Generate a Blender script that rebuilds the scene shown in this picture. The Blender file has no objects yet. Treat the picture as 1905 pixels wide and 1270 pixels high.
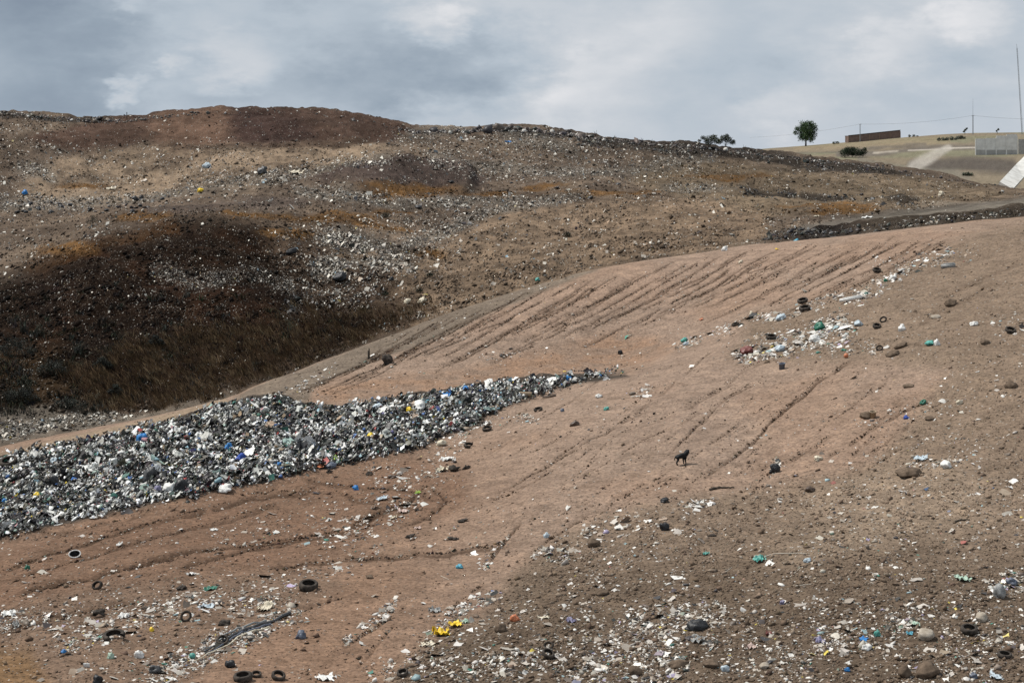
import bpy, bmesh, math, random
import numpy as np
from mathutils import Vector, Matrix, Euler, noise as mnoise

random.seed(7)
rng = np.random.default_rng(7)
scene = bpy.context.scene
COL = scene.collection

# ------------------------------------------------------------------ camera, sky, sun, exposure
F = 3704.0            # focal length in photo pixels (70 mm on 36 mm)
HX, HY = 952.5, 330.0  # principal column and horizon row of the photo
CZ = 40.0             # camera height
cam_d = bpy.data.cameras.new('camera')
cam = bpy.data.objects.new('camera', cam_d)
COL.objects.link(cam)
cam.location = (0, 0, CZ)
cam.rotation_euler = (math.radians(90), 0, 0)
cam_d.lens = 70.0
cam_d.sensor_width = 36.0
cam_d.shift_y = (HY - 635.0) / 1905.0
cam_d.clip_start = 1.0
cam_d.clip_end = 20000
scene.camera = cam

SUN_DIR = Vector((-0.52, 0.13, 0.84)).normalized()     # towards the sun
sun_d = bpy.data.lights.new('sun', 'SUN')
sun_d.energy = 4.4
sun_d.angle = math.radians(3.0)
sun_d.color = (1.0, 0.955, 0.89)
sun = bpy.data.objects.new('sun', sun_d)
COL.objects.link(sun)
sun.rotation_euler = SUN_DIR.to_track_quat('Z', 'Y').to_euler()
sun.location = (0, 0, 200)

scene.view_settings.view_transform = 'Standard'
scene.view_settings.look = 'None'
scene.view_settings.gamma = 1.0
scene.view_settings.use_curve_mapping = False
scene.view_settings.exposure = 0.0

world = bpy.data.worlds.new('World')
scene.world = world
world.use_nodes = True


class NT:
    """small helper round a node tree"""
    def __init__(self, tree):
        self.t = tree
        for n in list(tree.nodes):
            tree.nodes.remove(n)

    def n(self, kind, **kw):
        nd = self.t.nodes.new(kind)
        for k, v in kw.items():
            setattr(nd, k, v)
        return nd

    def l(self, a, b):
        self.t.links.new(a, b)

    def put(self, sock, v):
        if isinstance(v, bpy.types.NodeSocket):
            self.l(v, sock)
        else:
            sock.default_value = v

    def math(self, op, a, b=0.0, c=None, clamp=False):
        nd = self.n('ShaderNodeMath', operation=op, use_clamp=clamp)
        self.put(nd.inputs[0], a)
        self.put(nd.inputs[1], b)
        if c is not None:
            self.put(nd.inputs[2], c)
        return nd.outputs[0]

    def vmath(self, op, a, b=None):
        nd = self.n('ShaderNodeVectorMath', operation=op)
        self.put(nd.inputs[0], a)
        if b is not None:
            self.put(nd.inputs[1], b)
        return nd

    def mix(self, f, a, b, blend='MIX'):
        nd = self.n('ShaderNodeMix', data_type='RGBA', blend_type=blend)
        self.put(nd.inputs[0], f)
        self.put(nd.inputs[6], a)
        self.put(nd.inputs[7], b)
        return nd.outputs[2]

    def noise(self, vec, scale, detail=4, rough=0.55, dist=0.0):
        nd = self.n('ShaderNodeTexNoise')
        if vec is not None:
            self.l(vec, nd.inputs['Vector'])
        nd.inputs['Scale'].default_value = scale
        nd.inputs['Detail'].default_value = detail
        nd.inputs['Roughness'].default_value = rough
        nd.inputs['Distortion'].default_value = dist
        return nd

    def ramp(self, fac, stops):
        nd = self.n('ShaderNodeValToRGB')
        els = nd.color_ramp.elements
        while len(els) < len(stops):
            els.new(0.5)
        for e, (p, c) in zip(els, stops):
            e.position = p
            e.color = (*c, 1) if len(c) == 3 else c
        self.put(nd.inputs[0], fac)
        return nd.outputs[0]

    def maprange(self, v, a, b, c=0.0, d=1.0, smooth=True):
        nd = self.n('ShaderNodeMapRange')
        nd.interpolation_type = 'SMOOTHSTEP' if smooth else 'LINEAR'
        self.put(nd.inputs[0], v)
        for i, x in enumerate((a, b, c, d)):
            nd.inputs[1 + i].default_value = x
        return nd.outputs[0]


def rgba(c):
    return (c[0], c[1], c[2], 1.0)


def sky_dir(px, py):
    return Vector(((px - HX) / F, 1.0, (HY - py) / F)).normalized()


def build_world():
    w = NT(world.node_tree)
    tc = w.n('ShaderNodeTexCoord')
    d = tc.outputs['Generated']
    sky = w.n('ShaderNodeTexSky', sky_type='NISHITA')
    sky.sun_disc = False
    sky.sun_elevation = math.asin(SUN_DIR.z)
    sky.sun_rotation = math.atan2(SUN_DIR.x, SUN_DIR.y)
    sky.air_density = 1.0
    sky.dust_density = 2.0
    skyc = w.mix(1.0, sky.outputs[0], (0.07, 0.07, 0.07, 1), 'MULTIPLY')
    mp = w.n('ShaderNodeMapping')
    mp.inputs['Scale'].default_value = (1.0, 1.0, 2.3)
    w.l(d, mp.inputs['Vector'])
    v = mp.outputs[0]
    n1 = w.noise(v, 7.0, 5, 0.52, 0.25).outputs[0]
    n2 = w.noise(v, 30.0, 6, 0.58, 0.0).outputs[0]
    wn = w.noise(v, 16.0, 5, 0.6)
    warp = w.vmath('SCALE', w.vmath('SUBTRACT', wn.outputs[1], (0.5, 0.5, 0.5)).outputs[0])
    warp.inputs['Scale'].default_value = 0.05
    wn2 = w.noise(v, 60.0, 5, 0.6)
    warp2 = w.vmath('SCALE', w.vmath('SUBTRACT', wn2.outputs[1], (0.5, 0.5, 0.5)).outputs[0])
    warp2.inputs['Scale'].default_value = 0.022
    dw = w.vmath('ADD', w.vmath('ADD', d, warp.outputs[0]).outputs[0], warp2.outputs[0]).outputs[0]
    # broad tone: slate bank to the left, paler cover ahead and to the right
    sep = w.n('ShaderNodeSeparateXYZ')
    w.l(dw, sep.inputs[0])
    side = w.maprange(sep.outputs[0], -0.30, 0.06)
    tone = w.math('ADD', w.math('MULTIPLY', n1, 0.62), w.math('MULTIPLY', n2, 0.34))
    tone = w.math('ADD', tone, 0.27)
    tone = w.math('ADD', tone, w.math('MULTIPLY', side, 0.26))
    # cloud lumps, (px, py, radius px, amount)
    lumps = [(440, 110, 105, .26), (232, 172, 40, .27), (300, 128, 36, .20), (255, 20, 44, .16), (380, 10, 120, .12), (800, 40, 85, .27),
             (845, 30, 50, .16), (1800, 30, 85, .30), (1690, 90, 110, .20), (1600, 130, 90, .10), (1080, 200, 160, .16), (840, 225, 120, .20), (1460, 215, 95, .18),
             (1100, 90, 180, .14), (1000, 215, 120, .14), (1250, 60, 140, .10), (1560, 120, 120, .12), (560, 60, 120, .12), (960, 20, 120, .12), (60, 60, 150, -.10), (120, 190, 150, -.20), (640, 175, 160, -.20), (850, 145, 150, -.20), (40, 0, 100, -.16), (200, 60, 90, -.06),
             (1000, 90, 70, -.14), (1340, 170, 130, -.06), (1500, 60, 160, -.06), (1760, 150, 130, -.12), (1200, 120, 70, .05), (430, 190, 80, -.12)]
    for px, py, r, a in lumps:
        c = sky_dir(px, py)
        df = w.vmath('SUBTRACT', dw, tuple(c))
        sc = w.vmath('MULTIPLY', df.outputs[0], (1.0, 1.0, 1.35))
        ln = w.vmath('LENGTH', sc.outputs[0])
        g = w.maprange(ln.outputs['Value'], (1.15 if a > 0 else 1.4) * r / F, (0.2 if a > .15 else 0.1) * r / F)
        tone = w.math('ADD', tone, w.math('MULTIPLY', g, a))
    cloud = w.ramp(w.maprange(tone, 0.42, 1.42, smooth=False), [(0.0, (.225, .28, .355)), (0.26, (.315, .38, .455)), (0.50, (.465, .53, .60)),
                          (0.74, (.60, .635, .68)), (1.0, (.80, .80, .82))])
    cov = w.maprange(n1, 0.15, 0.4, 0.82, 1.0)
    col = w.mix(cov, skyc, cloud)
    # paler, thinner air close to the horizon
    low = w.maprange(w.math('ABSOLUTE', w.math('ADD', sep.outputs[2], 0.0)), 0.045, 0.0, 0.0, 0.35)
    col = w.mix(low, col, (.50, .55, .62, 1))
    bg = w.n('ShaderNodeBackground')
    w.l(col, bg.inputs[0])
    bg.inputs[1].default_value = 1.0
    out = w.n('ShaderNodeOutputWorld')
    w.l(bg.outputs[0], out.inputs[0])


build_world()


# ------------------------------------------------------------------ numpy noise
def _hash(ix, iy, s):
    h = (ix.astype(np.int64) * 374761393 + iy.astype(np.int64) * 668265263 + s * 974634777) & 0xFFFFFFFF
    h = ((h ^ (h >> 13)) * 1274126177) & 0xFFFFFFFF
    h = h ^ (h >> 16)
    return (h & 0xFFFF) / 65535.0


def vn(x, y, s=0):
    x0 = np.floor(x); y0 = np.floor(y)
    fx = x - x0; fy = y - y0
    fx = fx * fx * fx * (fx * (fx * 6 - 15) + 10)
    fy = fy * fy * fy * (fy * (fy * 6 - 15) + 10)
    a = _hash(x0, y0, s); b = _hash(x0 + 1, y0, s)
    c = _hash(x0, y0 + 1, s); d = _hash(x0 + 1, y0 + 1, s)
    return (a * (1 - fx) + b * fx) * (1 - fy) + (c * (1 - fx) + d * fx) * fy


def fbm(x, y, scale, octv=4, s=0, gain=0.5):
    """0-centred fractal noise, about -1..1; scale is the size of the largest feature"""
    t = 0.0; a = 1.0; n = 0.0; k = 1.0 / scale
    for i in range(octv):
        c, sn = math.cos(i * 1.3), math.sin(i * 1.3)
        t = t + a * (vn((x * c - y * sn) * k, (x * sn + y * c) * k, s + i * 17) - 0.5) * 2
        n += a; a *= gain; k *= 2.03
    return t / n * 1.35


def sstep(v, a, b):
    t = np.clip((v - a) / (b - a), 0, 1)
    return t * t * (3 - 2 * t)


def soft_poly(x, y, poly, feather):
    """1 inside the polygon, 0 outside, soft over +-feather"""
    x = np.asarray(x, float); y = np.asarray(y, float)
    out = np.zeros(x.shape)
    px = [p[0] for p in poly]; py = [p[1] for p in poly]
    sel = (x > min(px) - feather) & (x < max(px) + feather) & (y > min(py) - feather) & (y < max(py) + feather)
    xs = x[sel]; ys = y[sel]
    if xs.size == 0:
        return out
    inside = np.zeros(xs.shape, bool)
    d2 = np.full(xs.shape, 1e12)
    for i in range(len(poly)):
        x1, y1 = poly[i]; x2, y2 = poly[(i + 1) % len(poly)]
        if y1 != y2:
            c = ((y1 > ys) != (y2 > ys)) & (xs < (x2 - x1) * (ys - y1) / (y2 - y1) + x1)
            inside ^= c
        dx, dy = x2 - x1, y2 - y1
        t = np.clip(((xs - x1) * dx + (ys - y1) * dy) / (dx * dx + dy * dy + 1e-9), 0, 1)
        d2 = np.minimum(d2, (xs - x1 - t * dx) ** 2 + (ys - y1 - t * dy) ** 2)
    sd = np.sqrt(d2) * np.where(inside, 1, -1)
    out[sel] = sstep(sd, -feather, feather)
    return out


def soft_line(x, y, pts, w0, w1):
    """1 on the polyline fading to 0; half width goes w0 -> w1"""
    x = np.asarray(x, float); y = np.asarray(y, float)
    out = np.zeros(x.shape)
    n = len(pts) - 1
    for i in range(n):
        (x1, y1), (x2, y2) = pts[i], pts[i + 1]
        wm = max(w0, w1) * 1.6
        sel = (x > min(x1, x2) - wm) & (x < max(x1, x2) + wm) & (y > min(y1, y2) - wm) & (y < max(y1, y2) + wm)
        xs, ys = x[sel], y[sel]
        if xs.size == 0:
            continue
        dx, dy = x2 - x1, y2 - y1
        t = np.clip(((xs - x1) * dx + (ys - y1) * dy) / (dx * dx + dy * dy + 1e-9), 0, 1)
        d = np.sqrt((xs - x1 - t * dx) ** 2 + (ys - y1 - t * dy) ** 2)
        wd = w0 + (w1 - w0) * (i + t) / n
        out[sel] = np.maximum(out[sel], 1 - sstep(d, wd * .5, wd * 1.5))
    return out


# ------------------------------------------------------------------ the lie of the land
# Each line follows one break of the ground (foot, brow, crest): (column, row) of points on it seen from the camera and its distance.
LINES = [
    # below the frame
    ([(-600, 1900), (2500, 1900)], [(-600, 48), (2500, 48)], 1),
    ([(-600, 1300), (0, 1290), (2500, 1290)], [(-600, 78), (1000, 77), (2500, 74)], 14),
    # foot of the bright heap / middle of the lower slope
    ([(-600, 1080), (0, 1000), (300, 922), (620, 868), (860, 800), (1160, 700), (1400, 655), (1600, 620), (1905, 585), (2500, 560)],
     [(-600, 112), (0, 112), (600, 124), (850, 132), (1160, 143), (1400, 142), (1905, 134), (2500, 130)], 195),
    # top of the heap, foot of the upper slope
    ([(-600, 900), (0, 858), (250, 800), (430, 765), (560, 762), (870, 722), (1160, 684), (1400, 600), (1600, 540), (1905, 480), (2500, 440)],
     [(-600, 140), (0, 140), (560, 147), (1160, 158), (1600, 160), (2500, 150)], 95),
    # crest of the near ground
    ([(-600, 870), (0, 832), (120, 808), (250, 783), (430, 742), (520, 704), (600, 672), (730, 620), (870, 571), (1000, 531), (1060, 514), (1130, 499), (1300, 474), (1380, 457), (1600, 432), (1905, 401), (2500, 360)],
     [(-600, 150), (0, 150), (430, 158), (520, 163), (730, 174), (1060, 188), (1380, 198), (1905, 194), (2500, 190)], 150),
    # hidden hollow behind it
    ([(-600, 930), (0, 880), (250, 830), (430, 790), (520, 752), (730, 665), (870, 612), (1060, 548), (1300, 498), (1380, 478), (1600, 450), (1905, 418), (2500, 380)],
     [(-600, 172), (0, 172), (430, 180), (730, 196), (1060, 212), (1380, 222), (1905, 218), (2500, 215)], 12),
    # first ground seen beyond it
    ([(-600, 860), (0, 815), (250, 775), (430, 735), (520, 700), (730, 616), (870, 568), (1060, 508), (1300, 470), (1380, 454), (1480, 445), (1600, 431), (1905, 400), (2500, 360)],
     [(-600, 196), (0, 196), (430, 205), (730, 226), (1060, 245), (1380, 250), (1905, 244), (2500, 240)], 14),
    # valley side, edge of the haul road
    ([(-600, 790), (0, 720), (250, 700), (430, 672), (600, 620), (730, 572), (870, 528), (1060, 480), (1300, 448), (1400, 440), (1480, 430), (1600, 420), (1700, 408), (1800, 396), (1905, 386), (2500, 345)],
     [(-600, 208), (0, 208), (430, 218), (730, 238), (1060, 262), (1380, 262), (1905, 254), (2500, 250)], 45),
    # brow of the dark mound and of the tan mound
    ([(-600, 600), (-200, 560), (0, 512), (200, 432), (300, 412), (400, 404), (520, 402), (640, 408), (800, 402), (900, 392), (1000, 381), (1250, 374), (1500, 388), (1700, 382), (1905, 366), (2500, 330)],
     [(-600, 262), (0, 258), (400, 268), (640, 284), (800, 300), (1000, 320), (1250, 335), (1500, 330), (1905, 310), (2500, 305)], 95),
    # back of the bench, foot of the top slopes
    ([(-600, 430), (0, 398), (200, 376), (400, 346), (600, 318), (720, 306), (800, 318), (1000, 322), (1250, 318), (1500, 340), (1700, 352), (1905, 360), (2500, 325)],
     [(-600, 318), (0, 318), (400, 328), (720, 340), (1000, 362), (1250, 385), (1500, 385), (1905, 370), (2500, 370)], 40),
    # skyline of the dump
    ([(-600, 196), (-200, 200), (0, 207), (80, 212), (150, 221), (210, 224), (280, 216), (350, 209), (450, 204), (560, 206), (650, 216), (720, 231), (780, 243), (850, 241), (940, 237), (1000, 240), (1100, 253), (1200, 264), (1300, 270), (1400, 283), (1500, 294), (1600, 303), (1700, 318), (1800, 337), (1905, 361), (2100, 400), (2500, 420)],
     [(-600, 395), (0, 395), (450, 412), (800, 432), (1100, 452), (1400, 470), (1905, 440), (2500, 430)], 62),
    # hidden drop behind it
    ([(-600, 330), (0, 335), (800, 345), (1400, 360), (1905, 410), (2500, 450)], [(-600, 455), (2500, 520)], 10),
    # foot and crest of the far hillside
    ([(-600, 360), (1000, 352), (1400, 345), (1905, 372), (2500, 385)], [(-600, 600), (2500, 600)], 10),
    ([(-600, 310), (1000, 306), (1400, 300), (1650, 298), (1905, 292), (2500, 290)], [(-600, 740), (2500, 740)], 18),
    ([(-600, 300), (1200, 296), (1380, 281), (1450, 275), (1560, 266), (1700, 256), (1800, 251), (1905, 248), (2500, 242)], [(-600, 960), (1400, 960), (2500, 1000)], 26),
    ([(-600, 345), (2500, 345)], [(-600, 1500), (2500, 1500)], 6),
    ([(-600, 336), (2500, 336)], [(-600, 9000), (2500, 9000)], 4),
]
U = np.concatenate([np.linspace(-1400, -60, 75)[:-1], np.arange(-60, 1966, 2.5), np.linspace(1966, 3600, 90)[1:]])
NC = len(U)


def smooth_interp(pts, u):
    xs = np.array([p[0] for p in pts], float); ys = np.array([p[1] for p in pts], float)
    acc = 0
    for o in np.linspace(-22, 22, 9):
        acc = acc + np.interp(u + o, xs, ys)
    return acc / 9


K = len(LINES)
LP = np.array([smooth_interp(l[0], U) for l in LINES])
LY = np.array([smooth_interp(l[1], U) for l in LINES])
LZ = -(LP - HY) / F * LY
h = np.diff(LY, axis=0); dl = np.diff(LZ, axis=0) / h
m = np.zeros_like(LZ)
for k in range(1, K - 1):
    w1 = 2 * h[k] + h[k - 1]; w2 = h[k] + 2 * h[k - 1]
    same = (dl[k - 1] * dl[k]) > 0
    with np.errstate(divide='ignore', invalid='ignore'):
        mm = (w1 + w2) / (w1 / dl[k - 1] + w2 / dl[k])
    m[k] = np.where(same, mm, 0)
m[0] = dl[0]; m[-1] = dl[-1]
rowsY, rowsZ, rowL = [], [], []
for k in range(K - 1):
    n = LINES[k + 1][2] if k + 1 < K else 4
    for i in range(n):
        t = i / n
        y = LY[k] + t * h[k]
        h00 = 2 * t**3 - 3 * t**2 + 1; h10 = t**3 - 2 * t**2 + t; h01 = -2 * t**3 + 3 * t**2; h11 = t**3 - t**2
        rowsY.append(y); rowsZ.append(h00 * LZ[k] + h10 * h[k] * m[k] + h01 * LZ[k + 1] + h11 * h[k] * m[k + 1])
        rowL.append(k + t)
rowsY.append(LY[-1]); rowsZ.append(LZ[-1]); rowL.append(K - 1)
GY = np.array(rowsY); GZ = np.array(rowsZ); GL = np.array(rowL)
NR = GY.shape[0]
GU = np.broadcast_to(U, GY.shape).copy()
GX = (GU - HX) / F * GY
GP = HY - GZ / GY * F                 # row in the photo of the plain surface
L2 = np.broadcast_to(GL[:, None], GY.shape)
LAYER = np.where(L2 < 4.6, 0, np.where(L2 < 10.8, 1, 2))   # near ground, dump hill, far hillside

# --- outlines of the kinds of ground
PILE = [(-600, 905), (-50, 862), (60, 842), (110, 826), (250, 800), (360, 770), (440, 752), (520, 738), (560, 752), (620, 757), (700, 745), (800, 735), (870, 722), (1000, 705), (1165, 685), (1175, 690), (1100, 708),
        (1000, 733), (960, 752), (900, 775), (860, 800), (760, 842), (620, 865), (440, 905), (300, 930), (100, 975), (0, 1000), (-50, 1012), (-600, 1085)]
GRAVEL = [(2500, 350), (1905, 405), (1800, 432), (1700, 475), (1560, 550), (1390, 600), (1360, 655), (1480, 672), (1640, 668), (1760, 690), (1700, 770), (1620, 860), (1540, 890), (1330, 920), (1180, 960), (1050, 1000),
          (960, 1080), (900, 1150), (800, 1190), (700, 1290), (600, 1900), (2500, 1900)]
SOILL = [(-600, 1095), (0, 1015), (300, 935), (560, 885), (760, 850), (860, 870), (850, 950), (700, 1000), (560, 1060), (330, 1090), (120, 1140), (0, 1190), (-600, 1250)]
LITTERL = [(-600, 1290), (0, 1135), (180, 1090), (420, 1080), (560, 1060), (640, 1090), (560, 1150), (420, 1215), (330, 1280), (300, 1330), (-600, 1400)]
ORANGE = [(545, 770), (600, 735), (700, 700), (850, 690), (1000, 650), (1150, 620), (1260, 640), (1180, 685), (1000, 705), (870, 725), (700, 748)]
GREYB = [(-600, 880), (0, 842), (250, 790), (430, 748), (520, 700), (730, 615), (870, 566), (1060, 505), (1115, 500), (1060, 522), (900, 582), (780, 640), (690, 672), (620, 705), (560, 768), (430, 775), (250, 800), (0, 850)]
TANST = [(-600, 885), (0, 842), (250, 786), (420, 742), (430, 756), (260, 796), (0, 853), (-600, 900)]
TOPM = [(60, 262), (140, 236), (200, 222), (350, 205), (560, 200), (700, 222), (775, 243), (740, 262), (640, 268), (520, 266), (420, 272), (280, 262), (160, 280)]
TANS = [(30, 350), (140, 290), (300, 272), (450, 266), (700, 264), (740, 280), (620, 308), (470, 342), (330, 360), (150, 386)]
MOUND2 = [(585, 335), (650, 308), (730, 300), (820, 306), (910, 330), (880, 350), (780, 356), (640, 346)]
DARKM = [(-600, 610), (-100, 545), (60, 500), (190, 446), (320, 415), (420, 408), (500, 430), (520, 490), (570, 555), (690, 580), (690, 612), (600, 655), (480, 712), (330, 750), (100, 775), (-600, 790)]  # dark mound: dark soil plus painted cloud shade
TANM = [(640, 640), (700, 560), (730, 500), (800, 470), (880, 410), (1000, 385), (1250, 378), (1440, 395), (1430, 445), (1300, 470), (1060, 515), (870, 575), (760, 610)]
RIGHTG = [(1180, 300), (1400, 300), (1700, 330), (1905, 362), (1860, 372), (1600, 400), (1430, 410), (1250, 372), (1180, 330)]
ROAD = [(1430, 441), (1600, 420), (1800, 396), (1905, 386), (2500, 345), (2500, 330), (1905, 366), (1760, 384), (1640, 398), (1500, 420)]
VALLEY = [(-600, 900), (-600, 770), (0, 765), (120, 775), (300, 768), (430, 740), (300, 790), (0, 840)]
OCHRE = [(760, 357, 105, 11), (905, 362, 60, 6), (620, 410, 95, 13), (540, 440, 60, 10), (270, 408, 70, 10), (730, 395, 60, 6), (1130, 365, 130, 7), (700, 425, 70, 8), (120, 470, 70, 14),
         (150, 345, 60, 6), (780, 470, 50, 8), (1350, 325, 90, 8), (1010, 352, 60, 5), (480, 405, 80, 8), (1540, 395, 110, 7), (660, 480, 40, 8)]
BLACKS = [([(1080, 262), (1200, 272), (1330, 279), (1420, 290), (1480, 302)], 11, 9), ([(1500, 304), (1600, 313), (1690, 325)], 9, 5), ([(1385, 358), (1430, 362), (1475, 360)], 9, 6),
          ([(1490, 366), (1560, 371), (1640, 374), (1715, 381)], 7, 4), ([(0, 216), (60, 220), (150, 228), (205, 228)], 5, 4), ([(930, 242), (1060, 252)], 5, 5), ([(540, 560), (545, 620)], 14, 8)]
WHITES = [([(350, 352), (450, 335), (560, 322), (640, 308), (720, 297)], 13, 9), ([(940, 252), (1010, 262), (1060, 276)], 14, 10), ([(0, 375), (120, 378), (230, 372), (330, 360)], 14, 9),
          ([(800, 296), (900, 310), (1010, 322), (1120, 318), (1250, 300), (1330, 292)], 12, 8), ([(620, 440), (740, 470), (820, 430), (900, 395), (1000, 378), (1090, 366)], 14, 7),
          ([(300, 500), (380, 525), (470, 505), (540, 530)], 17, 12), ([(760, 250), (860, 245)], 8, 6), ([(560, 352), (680, 372), (820, 378), (960, 372)], 10, 8), ([(40, 310), (100, 330)], 16, 10),
          ([(0, 800), (100, 790), (220, 772)], 18, 8), ([(1240, 350), (1360, 352)], 10, 6), ([(600, 500), (660, 480), (760, 500)], 18, 10)]


def zone_inputs(u, p, X, Y):
    wx = fbm(X, Y, 14, 4, 3); wy = fbm(X, Y, 14, 4, 9)
    return u + wx * 18, p + wy * 7


def paint(base, c, m):
    return base * (1 - m[..., None]) + np.array(c) * m[..., None]


def ground_colour(u, p, X, Y, layer):
    uw, pw = zone_inputs(u, p, X, Y)
    n1 = fbm(X, Y, 9, 5, 21); n2 = fbm(X, Y, 1.6, 4, 33); n3 = fbm(X, Y, 40, 3, 41)
    sh = u.shape
    A = np.zeros(sh + (3,)) + np.array((.262, .191, .147))
    A = paint(A, (.228, .156, .114), sstep(n1, -.2, .7) * .75)
    A = paint(A, (.190, .118, .079), sstep(1150 - uw, 0, 500) * sstep(pw, 740, 900) * .7)
    A = paint(A, (.29, .205, .155), soft_line(uw, pw, [(900, 600), (1150, 540), (1500, 460)], 30, 30) * .5)
    A = paint(A, (.155, .096, .066), soft_poly(uw, pw, SOILL, 26) * (.6 + .3 * sstep(n2, -.5, .5)))
    A = paint(A, (.150, .105, .077), soft_poly(uw, pw, LITTERL, 22) * .8)
    A = paint(A, (.16, .095, .045), soft_poly(uw, pw, [(-600, 1200), (60, 1205), (110, 1300), (-600, 1400)], 20) * .7)
    A = paint(A, (.185, .138, .102), soft_poly(uw, pw, GRAVEL, 22) * .92)
    A = paint(A, (.110, .082, .060), soft_poly(uw, pw, GRAVEL, 40) * sstep(pw + n1 * 60, 930, 1150) * .85)
    A = paint(A, (.30, .235, .175), soft_line(uw, pw, [(1500, 1000), (1700, 930), (1900, 900)], 60, 80) * .35 * sstep(n1, -.3, .5))
    A = paint(A, (.235, .148, .099), soft_poly(uw, pw, ORANGE, 14) * (.25 + .55 * sstep(n2, -.5, .5)))
    A = paint(A, (.155, .125, .098), soft_poly(uw, pw, GREYB, 5) * .95)
    A = paint(A, (.27, .205, .145), soft_poly(uw, pw, TANST, 4) * .8)
    A = paint(A, (.05, .043, .037), soft_poly(uw, pw - 5, PILE, 4) * .95)
    B = np.zeros(sh + (3,)) + np.array((.135, .103, .082))
    B = paint(B, (.19, .145, .11), sstep(n1, -.1, .7) * .5)
    B = paint(B, (.080, .050, .040), soft_poly(uw, pw, TOPM, 7) * .92)
    B = paint(B, (.19, .12, .088), soft_line(uw, pw, [(400, 215), (330, 255)], 40, 50) * .55)  # left flank of the top mound painted lighter, as lit
    B = paint(B, (.040, .025, .024), soft_line(uw, pw, [(460, 225), (520, 258)], 34, 50) * .7)  # right flank of the top mound painted darker, as shaded
    B = paint(B, (.235, .178, .132), soft_poly(uw, pw, TANS, 12) * (.45 + .5 * sstep(n2 + n1, -.6, .5)))
    B = paint(B, (.08, .055, .042), soft_line(uw, pw, [(300, 276), (520, 270), (700, 264)], 7, 5) * .8)
    B = paint(B, (.075, .056, .052), soft_poly(uw, pw, MOUND2, 9) * .9)
    B = paint(B, (.11, .088, .082), soft_line(uw, pw, [(260, 400), (420, 380), (560, 372)], 16, 12) * .6)
    B = paint(B, (.235, .172, .125), soft_poly(uw, pw, TANM, 10) * (.6 + .35 * sstep(n2, -.6, .6)))
    B = paint(B, (.185, .142, .102), soft_poly(uw, pw, RIGHTG, 12) * .85)
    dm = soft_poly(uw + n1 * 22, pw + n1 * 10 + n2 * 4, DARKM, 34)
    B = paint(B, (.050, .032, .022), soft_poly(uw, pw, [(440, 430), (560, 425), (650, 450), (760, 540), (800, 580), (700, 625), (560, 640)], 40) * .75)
    B = paint(B, (.013, .0072, .0045), dm * .96)  # cloud shade over the hollow painted in with the dark maroon soil
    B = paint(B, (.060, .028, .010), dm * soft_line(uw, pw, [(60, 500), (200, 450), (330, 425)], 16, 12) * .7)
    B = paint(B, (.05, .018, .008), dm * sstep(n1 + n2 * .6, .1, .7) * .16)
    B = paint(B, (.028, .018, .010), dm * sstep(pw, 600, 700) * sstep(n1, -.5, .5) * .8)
    for cx, cy, rx, ry in OCHRE:
        e = 1 - sstep(np.sqrt(((uw - cx) / rx) ** 2 + ((p + n1 * 3 - cy) / ry) ** 2), .6, 1.15)
        B = paint(B, (.150, .082, .034), e * (.55 + .4 * sstep(n2, -.6, .3)))
    for pts, a, b in BLACKS:
        B = paint(B, (.035, .030, .027), soft_line(uw, p + n1 * 3, pts, a, b) * .85)
    for pts, a, b in WHITES:
        B = paint(B, (.15, .135, .12), soft_line(uw, p + n1 * 3, pts, a, b) * .5 * (1 - .8 * dm))
    B = paint(B, (.13, .115, .10), soft_poly(uw, pw, VALLEY, 10) * .8)
    B = paint(B, (.058, .047, .038), sstep(uw, 1560, 1640) * L_bank(u, p) * .9)
    B = paint(B, (.020, .017, .016), sstep(1640 - uw, 0, 80) * sstep(uw, 1430, 1500) * sstep(p, 0, 1) * (L_bank(u, p)) * .95)
    B = paint(B, (.155, .138, .122), soft_poly(u + n1 * 2, p + n1, ROAD, 4) * .95)
    B = paint(B, (.24, .215, .185), soft_line(u, p, [(1600, 412), (1760, 394), (1905, 378), (2500, 340)], 2, 6) * .55)
    B = B * np.array((.99, .975, .93)) * (.80 - .14 * sstep(n3, -.3, .5))[..., None] * (1 + .22 * n2 + .20 * np.sign(n1) * np.abs(n1) ** .8)[..., None]
    C = np.zeros(sh + (3,)) + np.array((.200, .165, .120))  # far hillside palette desaturated, distance haze put into its colours
    C = paint(C, (.165, .165, .11), sstep(n3 + n1 * .5, -.2, .5) * .7)
    C = paint(C, (.25, .20, .13), soft_line(u, p, [(1480, 274), (1600, 268), (1760, 262)], 5, 8) * .5)
    C = paint(C, (.13, .115, .10), soft_line(u, p + n1 * 2, [(1560, 290), (1640, 288), (1720, 276), (1900, 272)], 5, 6) * .85)
    C = paint(C, (.085, .074, .066), soft_line(u, p + n1 * 2, [(1700, 312), (1800, 306), (1880, 312)], 12, 14) * .9)
    C = paint(C, (.12, .105, .09), soft_line(u, p + n1 * 3, [(1480, 285), (1560, 283), (1640, 275), (1720, 268)], 2, 3) * .7)
    C = paint(C, (.16, .145, .12), soft_line(u, p + n1 * 3, [(1600, 300), (1700, 318), (1800, 330)], 5, 6) * .7)
    C = paint(C, (.42, .38, .33), soft_line(u, p, [(1690, 282), (1760, 277), (1860, 272)], 1.4, 1.6) * .9)
    C = paint(C, (.40, .37, .33), soft_line(u, p, [(1764, 276), (1735, 292), (1700, 312)], 7, 11) * .7)
    C = paint(C, (.36, .32, .27), soft_line(u, p, [(1625, 288), (1670, 283)], 2, 2) * .8)
    c = np.where((layer == 0)[..., None], A, np.where((layer == 1)[..., None], B, C))
    v = 1 + .14 * n2 + .10 * n1
    return np.clip(c * v[..., None], .004, .9)


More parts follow.
